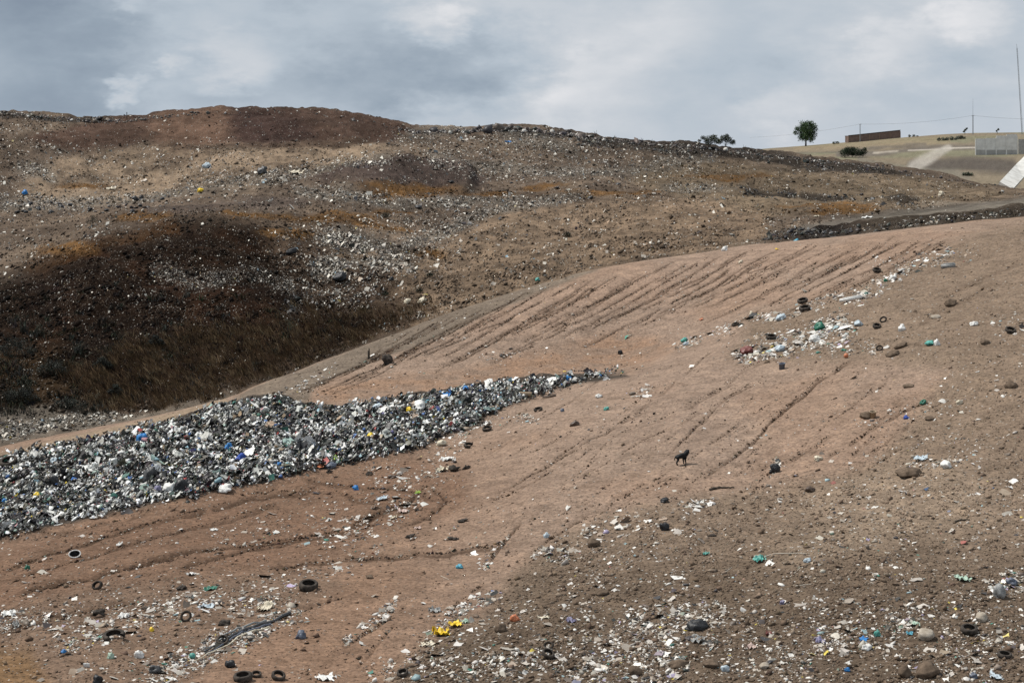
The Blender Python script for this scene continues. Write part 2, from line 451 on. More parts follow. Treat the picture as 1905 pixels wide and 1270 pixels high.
def L_bank(u, p):
    """the dark cut bank under the haul road"""
    lo = np.interp(u, [1400, 1480, 1600, 1905, 2500], [470, 470, 460, 430, 390])
    hi = np.interp(u, [1400, 1480, 1600, 1700, 1800, 1905, 2500], [446, 432, 422, 410, 398, 388, 347])
    return sstep(p, hi - 1, hi + 1) * (1 - sstep(p, lo, lo + 4))


# --- rills, ruts and gullies, drawn as maps over the ground and carved into it
MW, MH, MX0 = 2100, 1400, -100
rill = np.zeros((MH, MW))
RILLS = []


def stamp(pts, wid, depth, gap=0.0, jit=2.0, seed=0):
    r = random.Random(seed)
    P = [Vector((a, b)) for a, b in pts]
    path = []
    for i in range(len(P) - 1):
        n = max(2, int((P[i + 1] - P[i]).length / 0.6))
        for j in range(n):
            path.append(P[i].lerp(P[i + 1], j / n))
    off = r.random() * 900
    N = len(path)
    dn = (P[-1] - P[0]).normalized()
    nm = Vector((-dn.y, dn.x))
    for i, q in enumerate(path):
        s = mnoise.noise(Vector((i * .012 + off, 3.1, 0))) * jit * 3 + mnoise.noise(Vector((i * .09 + off, 7.7, 0))) * jit
        q = q + nm * s
        g = mnoise.noise(Vector((i * .02 + off, 11.0, 0))) + .5
        dd = depth * min(1, max(0, (g - gap) * 3)) * min(1, i / 40 + .2) * min(1, (N - i) / 60 + .1)
        if dd <= 0:
            continue
        RILLS.append((q.x, q.y, dd))
        R = int(wid * 2) + 1
        ix, iy = int(q.x) - MX0, int(q.y)
        for yy in range(iy - R, iy + R + 1):
            if 0 <= yy < MH:
                for xx in range(ix - R, ix + R + 1):
                    if 0 <= xx < MW:
                        d = math.hypot(xx + MX0 - q.x, (yy - q.y) * 1.3)
                        v = dd * math.exp(-(d / wid) ** 2)
                        if v > rill[yy, xx]:
                            rill[yy, xx] = v


rr = random.Random(11)
crest_y = lambda x: float(np.interp(x, [p[0] for p in LINES[4][0]], [p[1] for p in LINES[4][0]]))
for i in range(74):                       # upper face, running down to the left
    x0 = 740 + i * 14.4 + rr.uniform(-6, 6)
    y0 = crest_y(x0) + rr.uniform(6, 40)
    ln = rr.uniform(150, 330)
    dx, dy = -.88, .46 + .05 * rr.uniform(-1, 1)
    x1, y1 = x0 + dx * ln, y0 + dy * ln
    lim = float(np.interp(x1, [560, 870, 1160, 1400, 1600], [745, 705, 668, 600, 560]))
    if y1 > lim:
        t = max(.2, (lim - y0) / (y1 - y0)); x1 = x0 + (x1 - x0) * t; y1 = lim
    md = ((x0 + x1) / 2 + rr.uniform(-3, 3), (y0 + y1) / 2 + 6)
    stamp([(x0, y0), md, (x1, y1)], rr.uniform(1.0, 1.35), rr.uniform(.6, 1.3), gap=.12, jit=.8, seed=i)
LOW = [([(1578, 672), (1526, 704), (1440, 780), (1380, 840), (1310, 889)], 1.9, 1.3), ([(1740, 740), (1645, 785), (1533, 854)], 1.4, .9), ([(1560, 800), (1500, 838), (1450, 866)], 1.3, .7),
       ([(1420, 700), (1340, 745), (1290, 800), (1240, 850)], 1.4, .8), ([(1500, 715), (1430, 790), (1400, 825)], 1.2, .7), ([(1310, 760), (1180, 830), (1060, 905)], 1.2, .7),
       ([(1200, 760), (1097, 820), (1000, 880), (920, 925)], 1.4, .9), ([(1330, 650), (1240, 720), (1150, 790)], 1.2, .6), ([(1100, 960), (1040, 990), (985, 1035)], 1.5, 1.0),
       ([(1000, 960), (930, 1010), (906, 1050)], 1.6, 1.0), ([(1240, 900), (1150, 950), (1080, 975)], 1.2, .6), ([(1270, 880), (1180, 920), (1020, 965)], 1.1, .6),
       ([(905, 1080), (850, 1120), (810, 1175)], 1.4, .8), ([(760, 1120), (700, 1165), (640, 1200)], 1.7, 1.0), ([(735, 1160), (690, 1205), (650, 1245)], 1.3, .7),
       ([(1660, 690), (1600, 745)], 1.2, .6), ([(1700, 780), (1640, 830), (1605, 850)], 1.3, .7), ([(1380, 700), (1310, 740), (1180, 800)], 1.1, .6), ([(1130, 700), (1040, 760), (960, 800)], 1.0, .5),
       ([(1060, 860), (960, 915), (860, 960)], 1.1, .6), ([(1480, 640), (1380, 690), (1280, 760)], 1.0, .5)]
for i, (p, w_, d_) in enumerate(LOW):
    stamp(p, w_, d_, gap=.14, jit=1.5, seed=100 + i)
for i in range(44):                       # fine ones over the lower slope
    x0 = rr.uniform(950, 1700); y0 = rr.uniform(690, 900)
    ln = rr.uniform(50, 160); a = math.radians(rr.uniform(28, 44))
    stamp([(x0, y0), (x0 - ln * math.cos(a), y0 + ln * math.sin(a))], .9, rr.uniform(.3, .7), gap=.15, jit=1, seed=200 + i)
RUTS = [([(0, 1062), (130, 1020), (300, 968), (470, 920), (600, 905)], 4.0, 2.2), ([(0, 1085), (160, 1040), (330, 990), (520, 935)], 3.0, 1.6), ([(30, 1110), (200, 1070), (330, 1038), (480, 1010), (620, 990)], 3.5, 2.4),
        ([(330, 1065), (480, 1020), (640, 985), (760, 930), (800, 905)], 3.5, 2.2), ([(560, 890), (640, 905), (740, 912), (830, 935)], 3.5, 1.6), ([(620, 915), (700, 935), (740, 960)], 3.0, 1.4),
        ([(800, 905), (830, 935), (800, 965), (740, 985)], 3.5, 1.6), ([(500, 1060), (640, 1040), (760, 1035), (880, 1018), (960, 1010)], 3.0, 2.0), ([(0, 1180), (120, 1150), (260, 1120)], 3.0, 1.6),
        ([(650, 990), (760, 950), (790, 920)], 3, 1.2), ([(1750, 560), (1905, 480)], 3, .8), ([(1700, 600), (1870, 520)], 3, .7), ([(1600, 640), (1905, 640)], 3, .5), ([(0, 1000), (150, 985), (300, 945)], 3, 1.2),
        ([(430, 1190), (520, 1155), (640, 1110)], 2.5, 1.0)]
for i, (p, w_, d_) in enumerate(RUTS):
    stamp(p, w_ * 1.3, d_ * .42, gap=-.1, jit=2.2, seed=300 + i)


def sample_map(mp, u, p):
    x = np.clip(u - MX0, 0, MW - 1.001); y = np.clip(p, 0, MH - 1.001)
    ix = x.astype(int); iy = y.astype(int); fx = x - ix; fy = y - iy
    v = (mp[iy, ix] * (1 - fx) + mp[iy, ix + 1] * fx) * (1 - fy) + (mp[iy + 1, ix] * (1 - fx) + mp[iy + 1, ix + 1] * fx) * fy
    return v * ((u > MX0 + 2) & (u < MX0 + MW - 2) & (p < MH - 2))


RV = sample_map(rill, GU, GP) * (LAYER == 0)

# --- relief
near = (LAYER == 0); mid = (LAYER == 1)
uw, pw = zone_inputs(GU, GP, GX, GY)
pile_m = soft_poly(uw, pw - 7, PILE, 8) * sstep(1130 - GU, 0, 120) * near
grav_m = soft_poly(uw, pw, GRAVEL, 30) * near
soil_m = np.maximum(soft_poly(uw, pw, SOILL, 20), soft_poly(uw, pw, LITTERL, 20)) * near
D = np.zeros_like(GZ)
D += near * (fbm(GX, GY, 16, 3, 50) * .30 + fbm(GX, GY, 2.6, 4, 60) * .07)
D += grav_m * (fbm(GX, GY, 5, 4, 70) * .16 + np.abs(fbm(GX, GY, 1.1, 3, 75)) * .10)
D += soil_m * (fbm(GX, GY, 3, 4, 80) * .15)
D += pile_m * (.45 + fbm(GX, GY, 5, 3, 90) * .35 + fbm(GX, GY, 1.2, 3, 91) * .22)
D += mid * (1 - .8 * soft_poly(GU, GP, ROAD, 6)) * (fbm(GX, GY, 30, 3, 95) * .8 + fbm(GX, GY, 8, 4, 96) * .75 + np.abs(fbm(GX, GY, 2.6, 3, 97)) * .45)
D += (LAYER == 2) * fbm(GX, GY, 70, 3, 99) * .8
bulge = soft_line(GU, GP, [(640, 345), (740, 324), (860, 335)], 22, 22) * mid
D += bulge * 1.6
D -= RV * .15
fade = np.minimum(1, sstep(L2, .3, 1.0))
GZ = GZ + D * fade
GPD = HY - GZ / GY * F                 # row in the photo after relief
WZ = GZ + CZ
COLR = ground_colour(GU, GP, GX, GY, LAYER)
COLR = paint(COLR, (.060, .038, .026), np.clip(RV * .95, 0, .85) * (near > 0))   # groove shade painted into the rill beds, together with dark silt


# ------------------------------------------------------------------ materials
def new_mat(name):
    mt = bpy.data.materials.new(name)
    mt.use_nodes = True
    return mt, NT(mt.node_tree)


def finish(b, nt):
    out = nt.n('ShaderNodeOutputMaterial')
    nt.l(b.outputs[0], out.inputs[0])


def ground_material():
    mt, t = new_mat('soil')
    geo = t.n('ShaderNodeNewGeometry')
    P = geo.outputs['Position']
    at = t.n('ShaderNodeAttribute', attribute_name='Col')
    ro = t.n('ShaderNodeAttribute', attribute_name='rough')
    rg = ro.outputs['Fac']
    fine = t.noise(P, 5.0, 6, .65).outputs[0]
    med = t.noise(P, 1.1, 5, .6).outputs[0]
    vo = t.n('ShaderNodeTexVoronoi', feature='F1'); vo.inputs['Scale'].default_value = 3.2
    t.l(P, vo.inputs['Vector'])
    vo2 = t.n('ShaderNodeTexVoronoi', feature='F1'); vo2.inputs['Scale'].default_value = 7.5
    t.l(P, vo2.inputs['Vector'])
    col = t.mix(1.0, at.outputs['Color'], t.ramp(fine, [(.30, (.55, .53, .51)), (.5, (1, 1, 1)), (.72, (1.5, 1.46, 1.4))]), 'MULTIPLY')
    col = t.mix(1.0, col, t.ramp(med, [(.3, (.78, .77, .75)), (.5, (1, 1, 1)), (.72, (1.22, 1.2, 1.16))]), 'MULTIPLY')
    # scattered pebbles and scraps, each cell its own tone
    sepc = t.n('ShaderNodeSeparateColor'); t.l(vo.outputs['Color'], sepc.inputs[0])
    peb = t.math('MULTIPLY', t.maprange(vo.outputs['Distance'], .30, .16), t.maprange(sepc.outputs[0], .55, .6))
    pc = t.ramp(sepc.outputs[1], [(0, (.05, .04, .03)), (.5, (.22, .17, .12)), (.8, (.40, .36, .31)), (1, (.62, .60, .56))])
    col = t.mix(t.math('MULTIPLY', peb, t.math('MULTIPLY', rg, .75)), col, pc)
    sep2 = t.n('ShaderNodeSeparateColor'); t.l(vo2.outputs['Color'], sep2.inputs[0])
    peb2 = t.math('MULTIPLY', t.maprange(vo2.outputs['Distance'], .32, .18), t.maprange(sep2.outputs[0], .62, .66))
    pc2 = t.ramp(sep2.outputs[1], [(0, (.05, .035, .025)), (.6, (.20, .15, .11)), (1, (.48, .43, .37))])
    col = t.mix(t.math('MULTIPLY', peb2, .55), col, pc2)
    hgt = t.math('ADD', t.math('MULTIPLY', fine, .10), t.math('ADD', t.math('MULTIPLY', peb, .06), t.math('MULTIPLY', med, .12)))
    hgt = t.math('ADD', hgt, t.math('MULTIPLY', peb2, .025))
    bp = t.n('ShaderNodeBump'); bp.inputs['Strength'].default_value = .9; bp.inputs['Distance'].default_value = 1.0
    t.l(hgt, bp.inputs['Height'])
    b = t.n('ShaderNodeBsdfPrincipled')
    t.l(col, b.inputs['Base Color']); t.l(bp.outputs[0], b.inputs['Normal'])
    b.inputs['Roughness'].default_value = .95
    b.inputs['Specular IOR Level'].default_value = .02
    finish(b, t)
    return mt


def attr_material(name, rough, spec=.4, trans=0.0, vary=.18, nscale=6.0):
    mt, t = new_mat(name)
    at = t.n('ShaderNodeAttribute', attribute_name='Col')
    geo = t.n('ShaderNodeNewGeometry')
    n = t.noise(geo.outputs['Position'], nscale, 4, .6).outputs[0]
    col = t.mix(1.0, at.outputs['Color'], t.ramp(n, [(.3, (1 - vary * 1.6,) * 3), (.5, (1, 1, 1)), (.7, (1 + vary * .6,) * 3)]), 'MULTIPLY')
    b = t.n('ShaderNodeBsdfPrincipled')
    t.l(col, b.inputs['Base Color'])
    b.inputs['Roughness'].default_value = rough
    b.inputs['Specular IOR Level'].default_value = spec
    finish(b, t)
    return mt


MATS = {}


def solid(name, c, rough=.7, spec=.3, vary=.25, nscale=5.0, bump=.0, c2=None):
    if name in MATS:
        return MATS[name]
    mt, t = new_mat(name)
    tc = t.n('ShaderNodeTexCoord')
    n = t.noise(tc.outputs['Object'], nscale, 5, .62)
    d = c2 if c2 else tuple(x * (1 - vary) for x in c)
    col = t.ramp(n.outputs[0], [(.32, d), (.68, tuple(min(1, x * (1 + vary * .5)) for x in c))])
    b = t.n('ShaderNodeBsdfPrincipled')
    t.l(col, b.inputs['Base Color'])
    b.inputs['Roughness'].default_value = rough
    b.inputs['Specular IOR Level'].default_value = spec
    if bump:
        bp = t.n('ShaderNodeBump'); bp.inputs['Strength'].default_value = .8; bp.inputs['Distance'].default_value = bump
        t.l(n.outputs[0], bp.inputs['Height']); t.l(bp.outputs[0], b.inputs['Normal'])
    finish(b, t)
    MATS[name] = mt
    return mt


M_SOIL = ground_material()
M_LITTER = attr_material('litter_plastic', .5, .35, vary=.15)
M_CLOD = attr_material('clod', .95, .1, vary=.3)
M_GRASS = attr_material('dry_grass', .9, .1, vary=.3, nscale=1.5)
M_LEAF = attr_material('leaf', .65, .25, vary=.25, nscale=1.0)


# ------------------------------------------------------------------ mesh helpers
def mesh_from(name, V, Fc, mat=None, col=None, smooth=False, extra=None):
    """V (n,3) array, Fc (m,3) or (m,4) int array"""
    V = np.asarray(V, np.float32); Fc = np.asarray(Fc, np.int32)
    me = bpy.data.meshes.new(name)
    k = Fc.shape[1]
    me.vertices.add(len(V)); me.vertices.foreach_set('co', V.ravel())
    me.loops.add(Fc.size); me.loops.foreach_set('vertex_index', Fc.ravel())
    me.polygons.add(len(Fc))
    me.polygons.foreach_set('loop_start', np.arange(0, Fc.size, k, dtype=np.int32))
    me.polygons.foreach_set('loop_total', np.full(len(Fc), k, np.int32))
    if smooth:
        me.polygons.foreach_set('use_smooth', np.ones(len(Fc), bool))
    me.update(calc_edges=True)
    if col is not None:
        a = me.color_attributes.new('Col', 'FLOAT_COLOR', 'POINT')
        c4 = np.ones((len(V), 4), np.float32); c4[:, :3] = col
        a.data.foreach_set('color', c4.ravel())
    if extra:
        for nm, arr in extra.items():
            a = me.attributes.new(nm, 'FLOAT', 'POINT')
            a.data.foreach_set('value', np.asarray(arr, np.float32).ravel())
    if mat:
        me.materials.append(mat)
    return me


def link(name, me, parent=None):
    o = bpy.data.objects.new(name, me)
    COL.objects.link(o)
    if parent:
        o.parent = parent
    return o


def tag(o, label=None, cat=None, group=None, kind=None):
    if label: o['label'] = label
    if cat: o['category'] = cat
    if group: o['group'] = group
    if kind: o['kind'] = kind
    return o


def empty(name, loc, rz=0.0):
    o = bpy.data.objects.new(name, None)
    COL.objects.link(o)
    o.location = loc
    o.rotation_euler = (0, 0, rz)
    o.empty_display_size = .3
    return o


# ------------------------------------------------------------------ ground sheets
idx = np.arange(NR * NC).reshape(NR, NC)
road_v = soft_poly(GU, GP, ROAD, 1.0) * mid * (L2 > 6.9) * (L2 < 8.6)
quad = np.stack([idx[:-1, :-1], idx[:-1, 1:], idx[1:, 1:], idx[1:, :-1]], -1)
qr = np.arange(NR - 1)[:, None] + np.zeros((1, NC - 1), int)
isroad = (road_v[:-1, :-1] > .5)
track_v = soft_line(GU, GP, [(1690, 282), (1760, 277), (1860, 272)], 1.4, 1.6) + soft_line(GU, GP, [(1764, 276), (1735, 292), (1700, 312)], 7, 11)
istrack = (track_v[:-1, :-1] > .5) & (L2[:-1, :-1] > 11.5)
rough_v = np.clip(.22 * near + .75 * grav_m + .5 * soil_m + pile_m + .95 * mid + .3 * (LAYER == 2), 0, 1) * (1 - .9 * road_v)
XYZ = np.stack([GX, GY, WZ], -1).reshape(-1, 3)
lq = L2[:-1, :-1]


def sheet(name, mask, label):
    q = quad[mask]
    ids, inv = np.unique(q.ravel(), return_inverse=True)
    me = mesh_from(name, XYZ[ids], inv.reshape(-1, 4), M_SOIL, COLR.reshape(-1, 3)[ids], True, {'rough': rough_v.ravel()[ids]})
    return tag(link(name, me), label, None, None, 'structure')


sheet('ground', (lq < 5), 'pinkish brown earth slope with rills and ruts in the foreground')
sheet('hill', (lq >= 5) & (lq < 11) & ~isroad, 'rolling dump hill of brown and dark soil with painted cloud shade, speckled with rubbish')
sheet('haul_road', isroad & (lq >= 5) & (lq < 11), 'grey dirt haul road on a bank behind the slope')
sheet('far_hill', (lq >= 11) & ~istrack, 'distant dry grass hillside on the right skyline')
sheet('dirt_track', istrack, 'pale dirt track running down the distant hillside')

# ------------------------------------------------------------------ where a pixel of the photo lies on the ground
vis_r = np.full((NC, 1400), np.nan)
rowi = np.arange(NR, dtype=float)
pyq = np.arange(1400, dtype=float)
for c in range(NC):
    pc = GPD[:, c]
    run = np.minimum.accumulate(pc)
    ok = pc <= run + 1e-9
    pv = pc[ok][::-1]; rv = rowi[ok][::-1]
    r = np.interp(pyq, pv, rv, left=np.nan, right=np.nan)
    vis_r[c] = r
NX = np.gradient(WZ, axis=1) / np.maximum(np.gradient(GX, axis=1), 1e-3)
dY = np.gradient(GY, axis=0)
dZr = np.gradient(WZ, axis=0) / np.maximum(dY, 1e-3)


def grid_at(arr, c, r):
    c0 = np.clip(c.astype(int), 0, NC - 2); r0 = np.clip(r.astype(int), 0, NR - 2)
    fc = c - c0; fr = r - r0
    return (arr[r0, c0] * (1 - fc) + arr[r0, c0 + 1] * fc) * (1 - fr) + (arr[r0 + 1, c0] * (1 - fc) + arr[r0 + 1, c0 + 1] * fc) * fr


def locate(px, py):
    """world points under photo columns and rows; returns X, Y, Z, slope x, slope y, layer, ok"""
    px = np.atleast_1d(np.asarray(px, float)); py = np.atleast_1d(np.asarray(py, float))
    c = np.interp(px, U, np.arange(NC))
    ci = np.clip(np.round(c).astype(int), 0, NC - 1)
    p0 = np.clip(py.astype(int), 0, 1398); fp = py - p0
    ra = vis_r[ci, p0]; rb = vis_r[ci, p0 + 1]
    ok = ~np.isnan(ra) & ~np.isnan(rb) & (np.abs(ra - rb) < 14)
    r = np.where(ok, ra * (1 - fp) + rb * fp, np.nan_to_num(ra))
    X = grid_at(GX, c, r); Y = grid_at(GY, c, r); Z = grid_at(WZ, c, r)
    sx = grid_at(NX, c, r); sy = grid_at(dZr, c, r)
    L = LAYER[np.clip(r.astype(int), 0, NR - 1), ci]
    return X, Y, Z, sx, sy, L, ok


def spot(px, py):
    for k in range(12):
        X, Y, Z, sx, sy, L, ok = locate([px], [py + k])
        if ok[0]:
            break
    return Vector((X[0], Y[0], Z[0])), float(Y[0] / F), (float(sx[0]), float(sy[0]))


# ------------------------------------------------------------------ scattered stuff: many small pieces in one mesh
def ico(sub=1):
    bm = bmesh.new(); bmesh.ops.create_icosphere(bm, subdivisions=sub, radius=1.0)
    bm.verts.ensure_lookup_table()
    V = np.array([v.co[:] for v in bm.verts]); Fc = np.array([[v.index for v in f.verts] for f in bm.faces])
    bm.free()
    return V, Fc


def templ_lump(sub, amp, seed):
    V, Fc = ico(sub)
    r = np.random.default_rng(seed)
    V = V * (1 + amp * r.uniform(-1, 1, (len(V), 1))) + amp * .5 * r.uniform(-1, 1, V.shape)
    return V, Fc


def templ_sheet(n, amp, seed):
    r = np.random.default_rng(seed)
    g = np.linspace(-1, 1, n)
    X, Y = np.meshgrid(g, g)
    Z = r.uniform(-1, 1, X.shape) * amp
    V = np.stack([X + r.uniform(-.25, .25, X.shape), Y + r.uniform(-.25, .25, X.shape), Z + .2], -1).reshape(-1, 3)
    i = np.arange(n * n).reshape(n, n)
    q = np.stack([i[:-1, :-1], i[:-1, 1:], i[1:, 1:], i[1:, :-1]], -1).reshape(-1, 4)
    Fc = np.concatenate([q[:, [0, 1, 2]], q[:, [0, 2, 3]]])
    return V, Fc


def templ_clod(seed):
    r = np.random.default_rng(seed)
    V = np.array([(1, 0, 0), (0, 1, 0), (-1, 0, 0), (0, -1, 0), (0, 0, 1), (0.0, 0, -.6), (.6, .6, .5), (-.6, -.6, .4)], float)
    V = V[:6] * (1 + .35 * r.uniform(-1, 1, (6, 1)))
    Fc = np.array([(0, 1, 4), (1, 2, 4), (2, 3, 4), (3, 0, 4), (1, 0, 5), (2, 1, 5), (3, 2, 5), (0, 3, 5)])
    return V, Fc


T_BAG = [templ_lump(0, .45, s) for s in range(10)] + [templ_lump(1, .5, s) for s in range(2)]
T_SHEET = [templ_sheet(3, .55, 20 + s) for s in range(8)]
T_CLOD = [templ_clod(40 + s) for s in range(8)]


def scatter(name, mat, templates, pos, size, cols, flat=(.35, .8), tilt=.35, slope=None, sink=.15, stretch=(.6, 1.5), label=None):
    n = len(pos)
    tid = rng.integers(0, len(templates), n)
    Vs, Fs, Cs = [], [], []; base = 0
    for k, (TV, TF) in enumerate(templates):
        s = np.where(tid == k)[0]
        if len(s) == 0:
            continue
        m_ = len(s)
        a = rng.uniform(0, 2 * np.pi, m_); tx = rng.normal(0, tilt, m_); ty = rng.normal(0, tilt, m_)
        sc = np.stack([size[s] * rng.uniform(*stretch, m_), size[s] * rng.uniform(.6, 1.1, m_), size[s] * rng.uniform(*flat, m_)], -1)
        P = TV[None] * sc[:, None, :]
        # tilt about x then y, then spin about z
        cx, sx_ = np.cos(tx)[:, None], np.sin(tx)[:, None]
        y = P[..., 1] * cx - P[..., 2] * sx_; z = P[..., 1] * sx_ + P[..., 2] * cx; x = P[..., 0]
        cy, sy_ = np.cos(ty)[:, None], np.sin(ty)[:, None]
        x, z = x * cy + z * sy_, -x * sy_ + z * cy
        ca, sa = np.cos(a)[:, None], np.sin(a)[:, None]
        x, y = x * ca - y * sa, x * sa + y * ca
        if slope is not None:
            z = z + np.clip(slope[0][s], -1, 1)[:, None] * x + np.clip(slope[1][s], -1, 1)[:, None] * y
        z = z + (sc[:, 2] * (1 - 2 * sink) * .5)[:, None]
        W = np.stack([x + pos[s, 0:1], y + pos[s, 1:2], z + pos[s, 2:3]], -1)
        Vs.append(W.reshape(-1, 3))
        Fs.append((TF[None] + (np.arange(m_) * len(TV))[:, None, None]).reshape(-1, 3) + base)
        Cs.append(np.repeat(cols[s], len(TV), 0))
        base += m_ * len(TV)
    me = mesh_from(name, np.concatenate(Vs), np.concatenate(Fs), mat, np.concatenate(Cs))
    return tag(link(name, me), label, None, None, 'stuff')


RX = (-140, 2120)


def sample(n, dens, ylim=(200, 1330), xlim=RX, layers=(0, 1)):
    """points of the ground with the given density (a function of column and row, 0..1), n trials"""
    px = rng.uniform(xlim[0], xlim[1], n); py = rng.uniform(ylim[0], ylim[1], n)
    keep = rng.uniform(0, 1, n) < dens(px, py)
    px, py = px[keep], py[keep]
    X, Y, Z, sx, sy, L, ok = locate(px, py)
    ok &= np.isin(L, layers)
    return px[ok], py[ok], np.stack([X, Y, Z], -1)[ok], (sx[ok], sy[ok]), L[ok]


def powsize(n, a, b, k=2.2):
    """sizes between a and b, mostly small"""
    u_ = rng.uniform(0, 1, n)
    return a * (1 - u_ * (1 - (a / b) ** k)) ** (-1 / k)


def pick(n, table):
    w_ = np.array([t[0] for t in table], float); w_ /= w_.sum()
    i = rng.choice(len(table), n, p=w_)
    c = np.array([t[1] for t in table])[i]
    return np.clip(c * rng.uniform(.7, 1.25, (n, 1)) + rng.normal(0, .003, (n, 3)), .006, .85)


HEAP_COLS = [(5, (.11, .105, .07)), (25, (.78, .77, .73)), (12, (.40, .40, .37)), (38, (.014, .014, .015)), (12, (.05, .05, .046)), (9, (.18, .17, .14)), (2.2, (.32, .42, .36)), (1.6, (.05, .16, .12)), (1.4, (.28, .05, .045)),
             (1.6, (.05, .13, .33)), (1.4, (.25, .40, .46)), (.7, (.55, .42, .05)), (.8, (.45, .25, .26)), (.8, (.10, .09, .2)), (4, (.30, .22, .14))]
LITTER_COLS = [(40, (.68, .65, .60)), (22, (.42, .38, .32)), (20, (.04, .037, .033)), (2.2, (.27, .37, .38)), (1.0, (.07, .22, .17)), (.5, (.30, .10, .08)), (.6, (.10, .16, .30)), (.8, (.55, .44, .08)), (10, (.30, .23, .17)), (1, (.35, .3, .42))]
HILL_COLS = [(44, (.66, .62, .54)), (18, (.38, .34, .28)), (32, (.028, .025, .023)), (1.5, (.22, .32, .38)), (6, (.27, .19, .12)), (.6, (.45, .36, .08))]
BLACK_COLS = [(62, (.020, .019, .018)), (22, (.045, .040, .035)), (10, (.13, .115, .10)), (6, (.45, .43, .40))]
SOIL_COLS = [(40, (.17, .115, .078)), (25, (.24, .17, .12)), (16, (.09, .06, .042)), (12, (.32, .25, .19)), (3, (.45, .40, .34))]


# 1 the bright heap
def d_heap(px, py):
    return soft_poly(px + fbm(px, py, 40, 3, 5) * 14, py + fbm(px, py, 30, 3, 6) * 8, PILE, 6) * (1 - .8 * sstep(px, 930, 1120) * sstep(fbm(px, py * 2, 26, 3, 8), -.5, .25))


px, py, pos, sl, L = sample(190000, d_heap, (670, 1080), (-90, 1200), (0,))
n = len(pos)
pos[:, 2] += rng.uniform(-.1, .22, n)
clu = fbm(pos[:, 0], pos[:, 1], 1.4, 2, 400)
cols = pick(n, HEAP_COLS)
dk = (clu > .2) & (rng.uniform(0, 1, n) < .6)
cols[dk] = pick(int(dk.sum()), BLACK_COLS)
lt = (clu < -.35) & (rng.uniform(0, 1, n) < .28)
cols[lt] = pick(int(lt.sum()), [(70, (.76, .75, .72)), (30, (.5, .5, .47))])
half = rng.uniform(0, 1, n) < .5
sz = powsize(n, .05, .20, 2.2)
scatter('loose_rubbish', M_LITTER, T_BAG, pos[half], sz[half], cols[half], (.4, .95), .6, (sl[0][half], sl[1][half]), label='dense mixed bags and scraps filling the long bright rubbish heap')
scatter('rubbish_scraps', M_LITTER, T_SHEET, pos[~half], sz[~half] * 1.15, cols[~half], (.3, .8), .7, (sl[0][~half], sl[1][~half]), sink=-.2, label='torn plastic sheets and scraps spread over the long bright heap')

px, py, pos, sl, L = sample(900, lambda a, b: soft_poly(a, b, PILE, 4), (670, 1050), (-90, 1100), (0,))
n = len(pos); pos[:, 2] += rng.uniform(.02, .18, n)
scatter('plastic_film', M_LITTER, [templ_sheet(6, .38, 80 + s) for s in range(6)], pos, rng.uniform(.14, .34, n), pick(n, [(38, (.78, .77, .73)), (16, (.5, .5, .46)), (30, (.016, .016, .016)), (8, (.12, .11, .08)), (3, (.30, .40, .36)), (3, (.3, .22, .15)), (1, (.05, .16, .4))]), (.3, .7), .5, sl, sink=-.2, stretch=(.7, 1.6), label='crumpled sheets of film draped over the bright rubbish heap')

# 2 litter lying on the near slopes
PATCHES = [([(1385, 652), (1470, 640), (1530, 625), (1560, 610)], 20, 26, 1.0), ([(1260, 640), (1370, 605), (1450, 588), (1540, 560), (1620, 545), (1700, 500), (1760, 470)], 8, 15, .75), ([(1500, 650), (1640, 645)], 12, 14, .4),
           ([(1180, 1160), (1280, 1150), (1330, 1140)], 26, 26, .9), ([(1060, 1215), (1150, 1195), (1250, 1180)], 34, 40, .6), ([(850, 1250), (1000, 1230), (1100, 1240), (1250, 1235)], 26, 32, .8),
           ([(1540, 1190), (1640, 1180), (1700, 1150)], 26, 24, .65), ([(1840, 1100), (1880, 1080), (1905, 1090)], 22, 22, .8), ([(1625, 1075), (1650, 1040)], 12, 12, .6), ([(1700, 1240), (1860, 1200)], 30, 26, .4),
           ([(0, 1160), (120, 1150)], 22, 16, .5), ([(130, 1190), (300, 1130), (420, 1110), (520, 1130)], 28, 26, .5), ([(300, 1260), (380, 1210), (480, 1170), (540, 1145)], 26, 16, .75),
           ([(640, 1190), (700, 1150), (740, 1130)], 8, 9, .8), ([(800, 1185), (870, 1130), (910, 1110)], 12, 16, .7), ([(700, 880), (780, 900), (830, 850), (860, 800)], 22, 22, .28), ([(620, 1000), (700, 960), (760, 930)], 26, 22, .3),
           ([(860, 800), (960, 775), (1000, 780)], 8, 7, .55), ([(900, 670), (960, 660)], 8, 8, .4), ([(1180, 735), (1210, 728)], 10, 8, .5), ([(1010, 1030), (1050, 1015)], 18, 20, .7), ([(900, 1050), (940, 1000)], 6, 7, .6),
           ([(1260, 940), (1330, 925)], 6, 9, .6), ([(1440, 880), (1440, 866)], 8, 8, .6), ([(520, 740), (620, 690)], 10, 8, .5), ([(700, 1245), (900, 1225)], 20, 24, .35), ([(1690, 870), (1780, 858)], 6, 8, .4),
           ([(1180, 960), (1090, 1000)], 14, 16, .3), ([(1320, 1210), (1500, 1240)], 30, 40, .35), ([(400, 1010), (620, 960)], 20, 26, .16), ([(480, 1095), (640, 1045), (700, 1020)], 16, 16, .25), ([(1640, 490), (1800, 480)], 20, 22, .2),
           ([(1850, 590), (1905, 600)], 14, 18, .3), ([(1600, 790), (1780, 750)], 16, 20, .14)]


